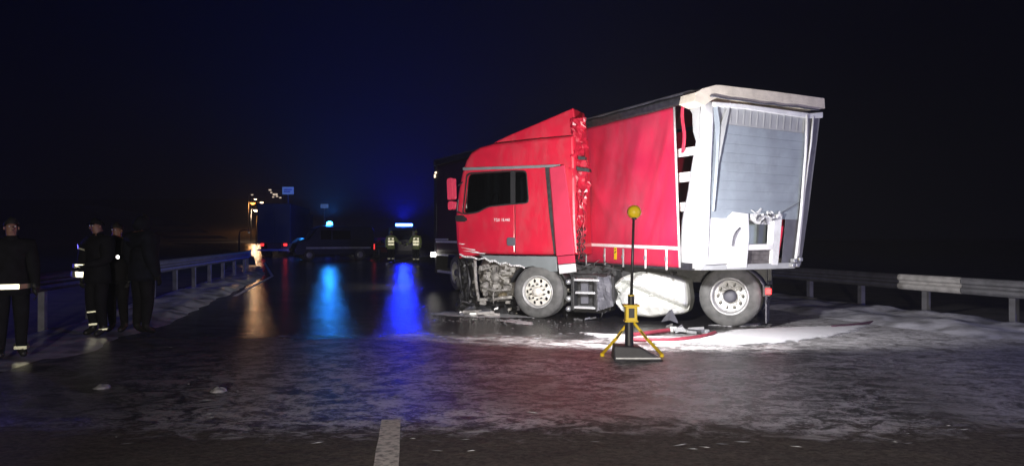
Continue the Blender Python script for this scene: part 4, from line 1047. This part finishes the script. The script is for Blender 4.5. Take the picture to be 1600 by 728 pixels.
    # face looks along local -y
    MB().tube([h+Vector((0, -.085, .02))*k, h+Vector((0, -.112, -.015))*k, h+Vector((0, -.095, -.025))*k], [.008*k, .014*k, .010*k], 7).build('nose', head_m, root, smooth=True)
    for s in (1, -1):
        MB().lathe([(0, -.011), (.008, -.008), (.011, 0)], h+Vector((.032*s, -.082, .022))*k, (0, 1, 0), 8).build('eye', mat('eye_white', (.6, .6, .6), .3), root, smooth=True)
        MB().lathe([(0, .012), (.018, .010), (.024, 0), (.018, -.008)], h+Vector((.078*s, .005, .0))*k, (s, 0, 0), 8).build('ear', head_m, root, smooth=True)
    MB().tube([h+Vector((-.022, -.085, -.052))*k, h+Vector((0, -.093, -.05))*k, h+Vector((.022, -.085, -.052))*k], .005*k, 5).build('mouth', mat('lips', (.28, .10, .09), .5), root, smooth=True)
    mb = MB()
    def cp(u, v):
        t = 2*math.pi*u; ph = lerp(.12, math.pi/2, v); fr = -math.cos(t)  # front lifts
        z0 = h.z + (.015 + .03*max(0, math.sin(-t)) )*k
        return (h.x + .090*k*math.cos(t)*math.cos(ph), h.y + .012*k + .112*k*math.sin(t)*math.cos(ph), z0 + .105*k*math.sin(ph))
    mb.grid(cp, 18, 6); mb.build('hair' if not cap else 'cap', cap or HAIR, root, smooth=True)
    if cap:
        mb = MB(); mb.grid(lambda u, v: (h.x + .075*k*(2*u-1), h.y - (.085 + .07*v*(1-(2*u-1)**2*.4))*k, h.z + (.050 - .02*v)*k), 6, 2); solid(mb.build('cap_peak', cap, root, smooth=True), .005)
    if hood:
        mb = MB()
        def hd(u, v):
            t = lerp(R(-70), R(250), u); ph = lerp(-.9, math.pi/2, v)
            return (h.x + .115*k*math.cos(t)*math.cos(ph), h.y + .02*k + .13*k*math.sin(t)*math.cos(ph), h.z - .01 + .125*k*math.sin(ph))
        mb.grid(hd, 18, 8); solid(mb.build('hood', jacket, root, smooth=True), .012)
    # jacket hem, collar
    pz = Vector(J['pel'])*k
    MB().lathe([(.155*k*bulk**.4, .16*k), (.182*k*bulk**.4, .06*k), (.195*k*bulk**.4, -.06*k), (.195*k*bulk**.4, -.16*k), (.17*k, -.16*k)], pz, (0, 0, 1), 20).build('jacket_hem', jacket, root, smooth=True).scale = (1, .78, 1)
    n3 = Vector(J['nek'])*k
    MB().lathe([(.105*k, -.07*k), (.088*k, .0), (.082*k, .035*k), (.070*k, .03*k)], n3, (0, 0, 1), 16).build('collar', collar or jacket, root, smooth=True)
    if vest:
        MB().lathe([(.165*k, -.30*k), (.19*k, -.16*k), (.20*k, .05*k), (.17*k, .16*k), (.10*k, .22*k)], Vector(J['che'])*k, (0, 0, 1), 20).build('hivis_vest', HIVIS, root, smooth=True)
    for (a, b, t, r, w, *ha) in strips:
        A, B = Vector(J[a])*k, Vector(J[b])*k; c = A.lerp(B, t); d = (B-A).normalized()
        band(root, c, d, r, w, base, ha[0] if ha else 38)
    return root
def arm(s, el, wr): return {'e'+s: el, 'w'+s: wr}
# far left: side-on, strip at coat hem
person(17, 560, 1.76, 'person in dark clothes at the left edge with one bright band at hip height', 40,
       strips=[('wai', 'pel', 1.35, .215, .060, 27), ('kL', 'aL', .9, .085, .04)], jacket=CLOTH, bulk=1.3)
# second: bent arm with several bright bands, boots with reflective tags
person(152, 526, 1.80, 'person in dark clothes with bright reflective bands on one lowered arm', -25,
       pose={**arm('R', (-.32, .0, 1.16), (-.33, -.01, .92)), **arm('L', (.25, -.02, 1.17), (.12, -.22, 1.10))},
       bulk=1.4, strips=[('eR', 'wR', .36, .135, .055), ('eR', 'wR', .88, .15, .085), ('sR', 'eR', .30, .14, .026), ('kR', 'aR', .30, .078, .022), ('kR', 'aR', .78, .072, .03), ('kL', 'aL', .95, .070, .022)], jacket=CLOTH, cap=CLOTH)
p3 = person(184, 520, 1.74, 'person with olive collar holding a small lit torch between two dark figures', -10, pose=arm('R', (-.27, -.05, 1.18), (-.12, -.25, 1.22)), collar=CLOTH_OLIVE, jacket=CLOTH, bulk=1.25)
person(222, 523, 1.86, 'tall hooded person in navy jacket at the right of the group', 150, pose=arm('L', (.30, .02, 1.15), (.20, -.12, .98)), jacket=CLOTH_NAVY, hood=True, bulk=1.55)
# torch in the third one's hand
tq = at(186, 401, p3.location.y - .35)
th_ = empty('torch', tq, 0, 'small torch with white light held by the person with the olive collar', 'torch')
MB().lathe([(0, .10), (.016, .10), (.016, .02), (.024, 0), (.026, -.03), (.0, -.03)], (0, 0, 0), (0, 1, .1), 12).build('torch_body', BLACK, th_, smooth=True)
MB().lathe([(0, -.032), (.024, -.032)], (0, 0, 0), (0, 1, .1), 12).build('torch_lens', E_WHITE, th_)
MB().lathe([(.025, -.03), (.034, -.045), (.030, -.046), (.024, -.033)], (0, 0, 0), (0, 1, .1), 12).build('torch_bezel', STEEL, th_)

# ================================================================ FAR VEHICLES
def car_wheel(parent, x, y, r=.36):
    MB().lathe([(r*.55, -.02), (r*.9, -.02), (r, .02), (r, .2), (r*.9, .22), (r*.5, .22)], (x, y, r), (0, 1 if y < 0 else -1, 0), 20).build('wheel', RUBBER, parent, smooth=True)
    MB().lathe([(0, -.01), (r*.3, -.015), (r*.5, -.005), (r*.58, .01)], (x, y, r), (0, 1 if y < 0 else -1, 0), 16).build('wheel_rim', RIM_GREY, parent, smooth=True)
def vehicle(name, label, loc, head, kind, paint, bar=None, barcol=None, tail=True, group=None, lit_front=False):
    r = empty(name, loc, head, label, 'van' if kind == 'van' else 'car', group)
    if kind == 'van':
        side = [(-2.4, .35), (-2.45, 1.9), (-2.3, 2.15), (.9, 2.2), (1.25, 2.05), (1.75, 1.35), (2.45, 1.1), (2.6, .75), (2.6, .35)]; hw = .95; H = 2.2; wx = (-1.5, 1.7)
        sidewin = [[(1.0, 1.35), (.35, 1.35), (.35, 1.95), (1.0, 1.95)], [(.25, 1.35), (-.9, 1.35), (-.9, 1.9), (.25, 1.9)]]; ws = [(1.27, 2.0), (1.75, 1.38)]; rwz = (1.3, 1.95); rx = -2.46
    else:
        side = [(-2.1, .35), (-2.2, .8), (-2.05, 1.0), (-1.5, 1.05), (-1.0, 1.42), (.3, 1.45), (1.05, .98), (2.0, .85), (2.15, .6), (2.1, .32)]; hw = .87; H = 1.45; wx = (-1.35, 1.35)
        sidewin = [[(-.95, 1.02), (-.3, 1.02), (-.3, 1.36), (-.85, 1.36)], [(-.22, 1.02), (.75, 1.0), (.25, 1.37), (-.22, 1.37)]]; ws = [(.35, 1.42), (1.0, 1.02)]; rwz = (1.07, 1.38); rx = -2.0
    MB().slab(side, [], lambda a, b, d: (a, d*(1 - .10*max(0, (b-.9))/H), b), -hw, hw).build('body', paint, r, bevel=.06)
    for s in (-1, 1):
        for sw in sidewin:
            MB().slab(sw, [], lambda a, b, d: (a, s*((hw)*(1 - .10*max(0, (b-.9))/H) + d), b), -.02, .008).build('side_window', CARGLASS, r)
        MB().slab([(-2.2, .75), (1.9, .75), (1.9, .87), (-2.2, .87)], [], lambda a, b, d: (a, s*(hw + d), b), -.01, .006).build('side_stripe', CARBODY_BLUE if paint is CARBODY_WHITE else STEEL, r)
    MB().add([(ws[0][0]+.02, -hw*.82, ws[0][1]), (ws[0][0]+.02, hw*.82, ws[0][1]), (ws[1][0]+.02, hw*.86, ws[1][1]), (ws[1][0]+.02, -hw*.86, ws[1][1])], [(0, 1, 2, 3)]).build('windscreen', CARGLASS, r)
    if kind == 'van': MB().box(rx-.01, rx+.03, -hw*.75, hw*.75, rwz[0], rwz[1]).build('rear_window', CARGLASS, r)
    else: MB().add([(-1.50, -.72, 1.08), (-1.50, .72, 1.08), (-1.05, .66, 1.42), (-1.05, -.66, 1.42)], [(0, 1, 2, 3)]).build('rear_window', CARGLASS, r)
    fx = side[-2][0]; bx = side[0][0]
    MB().box(bx-.12, bx+.1, -hw, hw, .3, .55).build('rear_bumper', BLACK, r, bevel=.03); MB().box(fx-.1, fx+.1, -hw, hw, .3, .55).build('front_bumper', BLACK, r, bevel=.03)
    for s in (-1, 1):
        MB().box(bx-.10, bx+.02, s*hw*.80-.09, s*hw*.80+.09, .70, .86 if kind != 'van' else 1.05).build('tail_lamp', E_DIMRED if tail else GREY_DARK, r)
        MB().box(fx-.06, fx+.06, s*hw*.75-.14, s*hw*.75+.14, .62, .78).build('headlight', E_WHITE if lit_front else CARGLASS, r, bevel=.02)
    for x in wx:
        for y in (-hw-.01, hw+.01): car_wheel(r, x, y)
    if bar:
        MB().box(-.2 + .3, .12 + .3, -hw*.68, hw*.68, H+.02, H+.06).build('lightbar_base', BLACK, r)
        bm = MB()
        if bar == 'bar': bm.box(-.12+.3, .10+.3, -.60, .60, H+.06, H+.24)
        else: bm.lathe([(0, .26), (.12, .24), (.19, .16), (.20, .06), (.2, .0)], (.25, 0, H+.04), (0, 0, 1), 16)
        bm.build('beacon', barcol[0], r, bevel=.04 if bar == 'bar' else 0)
        l = bpy.data.objects.new('beacon_light', lamp_data('beacon_light', 'POINT', barcol[1], barcol[2], .22)); COL.objects.link(l); l.parent = r; l.location = (.25, 0, H+.55)
        # added upward spot, lights the haze over the beacon but not the road
        l = bpy.data.objects.new('beacon_glow', lamp_data('beacon_glow', 'SPOT', barcol[3], barcol[2], .22, R(178), 1.0)); COL.objects.link(l); l.parent = r; l.location = (.25, 0, H+.50); l.rotation_euler = (math.pi, 0, 0)
    return r
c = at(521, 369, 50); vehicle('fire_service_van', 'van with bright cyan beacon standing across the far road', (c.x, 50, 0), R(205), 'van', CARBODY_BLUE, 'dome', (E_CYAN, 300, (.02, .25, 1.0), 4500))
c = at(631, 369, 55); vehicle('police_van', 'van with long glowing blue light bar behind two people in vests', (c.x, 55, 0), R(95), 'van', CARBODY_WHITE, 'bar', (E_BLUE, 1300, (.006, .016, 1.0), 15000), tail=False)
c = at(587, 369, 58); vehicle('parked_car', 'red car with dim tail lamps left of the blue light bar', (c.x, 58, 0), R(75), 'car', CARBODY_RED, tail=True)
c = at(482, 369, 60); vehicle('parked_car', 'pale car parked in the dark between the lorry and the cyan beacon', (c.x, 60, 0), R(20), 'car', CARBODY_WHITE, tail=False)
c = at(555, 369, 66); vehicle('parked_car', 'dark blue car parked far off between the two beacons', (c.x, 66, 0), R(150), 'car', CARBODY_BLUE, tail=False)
# far articulated lorry seen from behind
LYF = 58; c = at(428, 369, LYF)
fl_ = empty('box_lorry', (c.x, LYF, 0), R(8), 'dark box lorry seen from behind with two red tail lamps under the street lights', 'lorry')
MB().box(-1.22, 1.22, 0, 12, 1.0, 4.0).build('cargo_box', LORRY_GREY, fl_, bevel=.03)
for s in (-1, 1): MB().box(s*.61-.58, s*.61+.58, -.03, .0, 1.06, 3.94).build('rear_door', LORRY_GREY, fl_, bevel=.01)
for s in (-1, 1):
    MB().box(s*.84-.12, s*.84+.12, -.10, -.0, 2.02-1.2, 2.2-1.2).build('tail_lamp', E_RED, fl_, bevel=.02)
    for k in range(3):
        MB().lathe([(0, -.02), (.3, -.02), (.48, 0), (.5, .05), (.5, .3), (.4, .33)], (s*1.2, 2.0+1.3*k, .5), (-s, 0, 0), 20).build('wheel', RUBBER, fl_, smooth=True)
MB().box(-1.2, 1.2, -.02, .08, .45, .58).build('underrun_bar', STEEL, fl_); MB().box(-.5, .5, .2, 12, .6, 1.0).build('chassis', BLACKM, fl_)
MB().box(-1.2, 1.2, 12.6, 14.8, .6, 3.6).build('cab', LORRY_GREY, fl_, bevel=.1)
# two people in vests
for (px, Y, rot, lb, ps) in [(611, 43, 20, 'person in yellow reflective vest left of the glowing blue light bar', arm('L', (.36, -.08, 1.20), (.52, -.25, 1.12))),
                             (650, 42, -15, 'person in yellow reflective vest right of the glowing blue light bar', arm('R', (-.34, -.10, 1.18), (-.46, -.22, 1.08)))]:
    person(px, 0, 1.82, lb, rot, pose=ps, vest=True, jacket=HIVIS, cap=HIVIS, bulk=1.3, Y=Y, group='people in vests by the light bar',
           strips=[('che', 'wai', -.2, .19, .10), ('che', 'wai', .5, .205, .12), ('che', 'wai', 1.25, .20, .10), ('eL', 'wL', .3, .07, .10), ('eR', 'wR', .3, .07, .10), ('kL', 'aL', .5, .085, .06), ('kR', 'aR', .5, .085, .06)])
# road signs
def sign(px, py, Y, w, h, label, m, zp0=0.):
    c = at(px, py, Y); r = empty('road_sign', (c.x, Y, height(c.x, Y)), 0, label, 'road sign')
    z = c.z - height(c.x, Y)
    MB().tube([(0, .06, -.2), (0, .06, z+h*.4)], .07, 8).build('sign_post', STEEL, r, smooth=True)
    MB().box(-w/2, w/2, -.03, .03, z-h/2, z+h/2).build('sign_panel', m, r, bevel=.03)
    MB().box(-w*.36, w*.36, -.036, -.030, z+.06*h, z+.22*h).box(-w*.36, w*.2, -.036, -.030, z-.22*h, z-.06*h).build('sign_print', mat('pale_print', (.7, .7, .7), .5), r)
    return r
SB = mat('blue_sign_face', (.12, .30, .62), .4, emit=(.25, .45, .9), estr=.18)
sign(450, 298, 64, .95, .62, 'blue and white road sign high on a post above the dark box lorry', SB)
sign(507, 322, 80, .8, .4, 'small dim road sign above the cyan beacon', SB)

# ================================================================ STREET LIGHTS, HOUSE ON THE HILL
def place_on_hill(px, py, above):
    Y = 90.
    while Y < 400:
        q = at(px, py, Y)
        if q.z - height(q.x, Y) <= above and Y > 180: return q
        if Y <= 180 and q.z >= above: return q
        Y += 1
    return q
def street_lamp(px, py, m, s, label, power, col, Y=None, above=8.):
    q = at(px, py, Y) if Y else place_on_hill(px, py, above)
    g0 = height(q.x, q.y); r = empty('street_lamp', (q.x, q.y, g0), 0, label, 'street lamp', 'street lamps climbing the hill')
    z = q.z - g0
    MB().tube([(-1.2, 0, -.3), (-1.2, 0, z*.8), (-1.1, 0, z+.15), (-.5, 0, z+.30), (.2, 0, z+.22)], [.12, .09, .07, .06, .05], 8).build('pole', STEEL, r, smooth=True)
    MB().lathe([(0, .14*s), (.5*s, .10*s), (.62*s, .0), (.55*s, -.02)], (0, 0, z+.03), (0, 0, 1), 14).build('lamp_housing', BLACK, r, smooth=True)
    MB().lathe([(.60*s, .02), (.56*s, -.16*s), (.4*s, -.34*s), (0, -.42*s)], (0, 0, z), (0, 0, 1), 14).build('lamp_globe', m, r, smooth=True)
    if power:
        l = bpy.data.objects.new('street_light', lamp_data('street_light', 'POINT', power, col, 1.0)); COL.objects.link(l); l.parent = r; l.location = (0, -.2, z-.8)
street_lamp(410, 338, E_ORANGE, 1.35, 'nearest and brightest street lamp, glowing orange over the box lorry', 120, (1, .42, .10), Y=150)
street_lamp(400, 328, E_WARM, 1.05, 'pale street lamp just above the brightest orange one', 1500, (1, .7, .45), Y=185)
street_lamp(395, 317, emis('orange_lamp', (1.0, .36, .08), 4), 1.15, 'dim orange street lamp, leftmost on the hill', 1500, (1, .4, .1), Y=215)
street_lamp(409, 316, E_WARM, .85, 'white street lamp level with the dim orange one', 0, None, Y=225)
street_lamp(399, 311, E_WARM, .8, 'small white street lamp second from the top of the hill', 0, None, Y=250)
street_lamp(394, 304, E_WINDOW, .8, 'faint street lamp at the top of the hill', 0, None, Y=290)
street_lamp(389, 363, emis('post_glow', (.5, .5, .55), .25), .22, 'grey reflective post with a put-in glow at the end of the left guardrail', 0, None, Y=95)  # a reflective post, built as a small lamp with a faint glow added
HY = 330; c = at(430, 304, HY); g0 = height(c.x, HY)
ho = empty('hill_house', (c.x, HY, g0), 0, 'distant house on the dark hill with a row of lit windows', 'house')
HZ = c.z - g0
MB().box(-4, 4, 0, 8, -1, HZ+2.2).build('wall', mat('beige_wall', (.30, .26, .22), .8), ho)
MB().slab([(-4.6, HZ+2.2), (4.6, HZ+2.2), (0, HZ+4.8)], [], lambda a, b, d: (a, d, b), -.5, 8.5).build('roof', mat('roof_tiles', (.10, .06, .05), .8), ho)
for (px, py, w, h) in [(422, 297, 1.1, .55), (424, 301, .7, .5), (428, 304, .9, .8), (432, 304, .9, .8), (427, 308, .8, .4), (433, 307, .9, .4), (438, 309, .9, .4)]:
    q = at(px, py, HY); f_ = MB().box(q.x-c.x-w/2-.15, q.x-c.x+w/2+.15, -.08, .0, q.z-g0-h/2-.15, q.z-g0+h/2+.15).build('window_frame', WHITE, ho)
    MB().box(q.x-c.x-w/2, q.x-c.x+w/2, -.12, -.08, q.z-g0-h/2, q.z-g0+h/2).build('window_pane', E_WINDOW, f_)

# ================================================================ DEBRIS AND HOSES
def hose(name, pts, r, m, label, cat='hose'):
    P_ = [gnd(*p) + Vector((0, 0, r)) for p in pts]; out = []
    for i in range(len(P_)-1):
        p0_, p1_, p2_, p3_ = P_[max(0, i-1)], P_[i], P_[i+1], P_[min(len(P_)-1, i+2)]
        for k in range(6):
            t = k/6; out.append(.5*((2*p1_) + (p2_-p0_)*t + (2*p0_-5*p1_+4*p2_-p3_)*t*t + (3*p1_-p0_-3*p2_+p3_)*t**3))
    out.append(P_[-1])
    return tag(MB().tube(out, r, 8).build(name, m, smooth=True), label, cat)
HOSER = mat('red_fire_hose', (.24, .03, .05), .6, var=.2, scale=10)
hose('fire_hose', [(985, 527), (1010, 524), (1030, 521), (1046, 519)], .035, HOSER, 'short red hose end with white coupling on the road behind the tripod light')
hose('fire_hose', [(985, 533), (1020, 534), (1060, 533), (1098, 528), (1118, 522)], .03, HOSER, 'dull red hose lying along the white foam streak')
hose('fire_hose', [(604, 414), (620, 409), (645, 404), (672, 401)], .055, WHITE, 'pale hose curving over the road beside the far end of the trailer')
hose('fire_hose', [(1240, 470), (1290, 476), (1330, 484), (1365, 492), (1380, 499), (1350, 507), (1300, 512)], .022, mat('dark_hose', (.09, .035, .06), .6), 'dim purple hose looping across the road towards the right guardrail')
cq = gnd(1047, 519) + Vector((0, 0, .045))
tag(MB().lathe([(0, 0), (.045, 0), (.05, .03), (.045, .10), (0, .10)], cq, (1, .1, 0), 14).build('hose_coupling', WHITE), 'white coupling at the end of the short red hose', 'coupling')
def debris(px, py, w, d, h, rz, m, label, n=7):
    c = gnd(px, py); r = empty('debris', c, rz, label, 'debris')
    for k in range(n):
        x = random.uniform(-w/2, w/2); y = random.uniform(-d/2, d/2); a = random.uniform(.06, .26)*w; b = random.uniform(.06, .2)*d; z = random.uniform(.0, h*.6); t = random.uniform(-.05, .05)
        MB().hexa([(x-a, y-b, z), (x+a, y-b, z+t), (x+a, y+b, z+t), (x-a, y+b, z), (x-a, y-b, z+.03+h*.2), (x+a, y-b, z+t+.02+h*.3), (x+a, y+b, z+t+.03+h*.2), (x-a, y+b, z+.02+h*.2)]).build('fragment', random.choice(m), r, bevel=.004)
debris(1085, 520, .55, .22, .07, R(3), [GREY_LIGHT, GREY_DARK, BLACKM, STEEL], 'heap of bent grey and silver metal slats left of the rear wheel', 14)
debris(1058, 518, .30, .20, .10, R(-8), [BLACKM, GREY_DARK], 'dark plastic fragments beside the white hose coupling', 6)
debris(745, 493, .75, .25, .10, R(5), [BLACKM, STEEL_BRIGHT, GREY_DARK, ENGINE], 'dark broken parts on the ground under the torn cab front', 9)
debris(790, 490, .5, .25, .12, R(5), [ENGINE, GREY_DARK, STEEL_BRIGHT], 'grey broken engine parts just in front of the front wheel', 7)
debris(915, 500, .35, .15, .03, R(5), [GREY_DARK, BLACKM], 'small dark scraps on the road under the cab steps', 5)

# ================================================================ AIR
hz = MB().box(-445, 445, -62, 424, -1.2, 75).build('haze', mat('tmp_haze', (1, 1, 1)))
hm = bpy.data.materials.new('night_haze'); hm.use_nodes = True; nt = hm.node_tree
for n_ in list(nt.nodes): nt.nodes.remove(n_)
out = nt.nodes.new('ShaderNodeOutputMaterial'); pv = nt.nodes.new('ShaderNodeVolumePrincipled')
pv.inputs['Color'].default_value = (.85, .87, .95, 1); pv.inputs['Density'].default_value = .0007
nt.links.new(pv.outputs[0], out.inputs['Volume']); hz.data.materials.clear(); hz.data.materials.append(hm)
tag(hz, kind='stuff')

for o in COL.objects:   # bunches of bits too small to pick apart
    if o.name.split('.')[0] in ('engine_bracket', 'engine_pipe', 'torn_fittings', 'torn_cable', 'torn_metal', 'torn_bracket', 'lug_nut', 'hose_coupling', 'air_hose', 'hanging_hose', 'bent_strut', 'hazard_print', 'sign_print', 'torn_panel_edge', 'mirror_arm', 'step_frame', 'marker_lamp', 'door_lettering') and o.parent:
        o['kind'] = 'stuff'
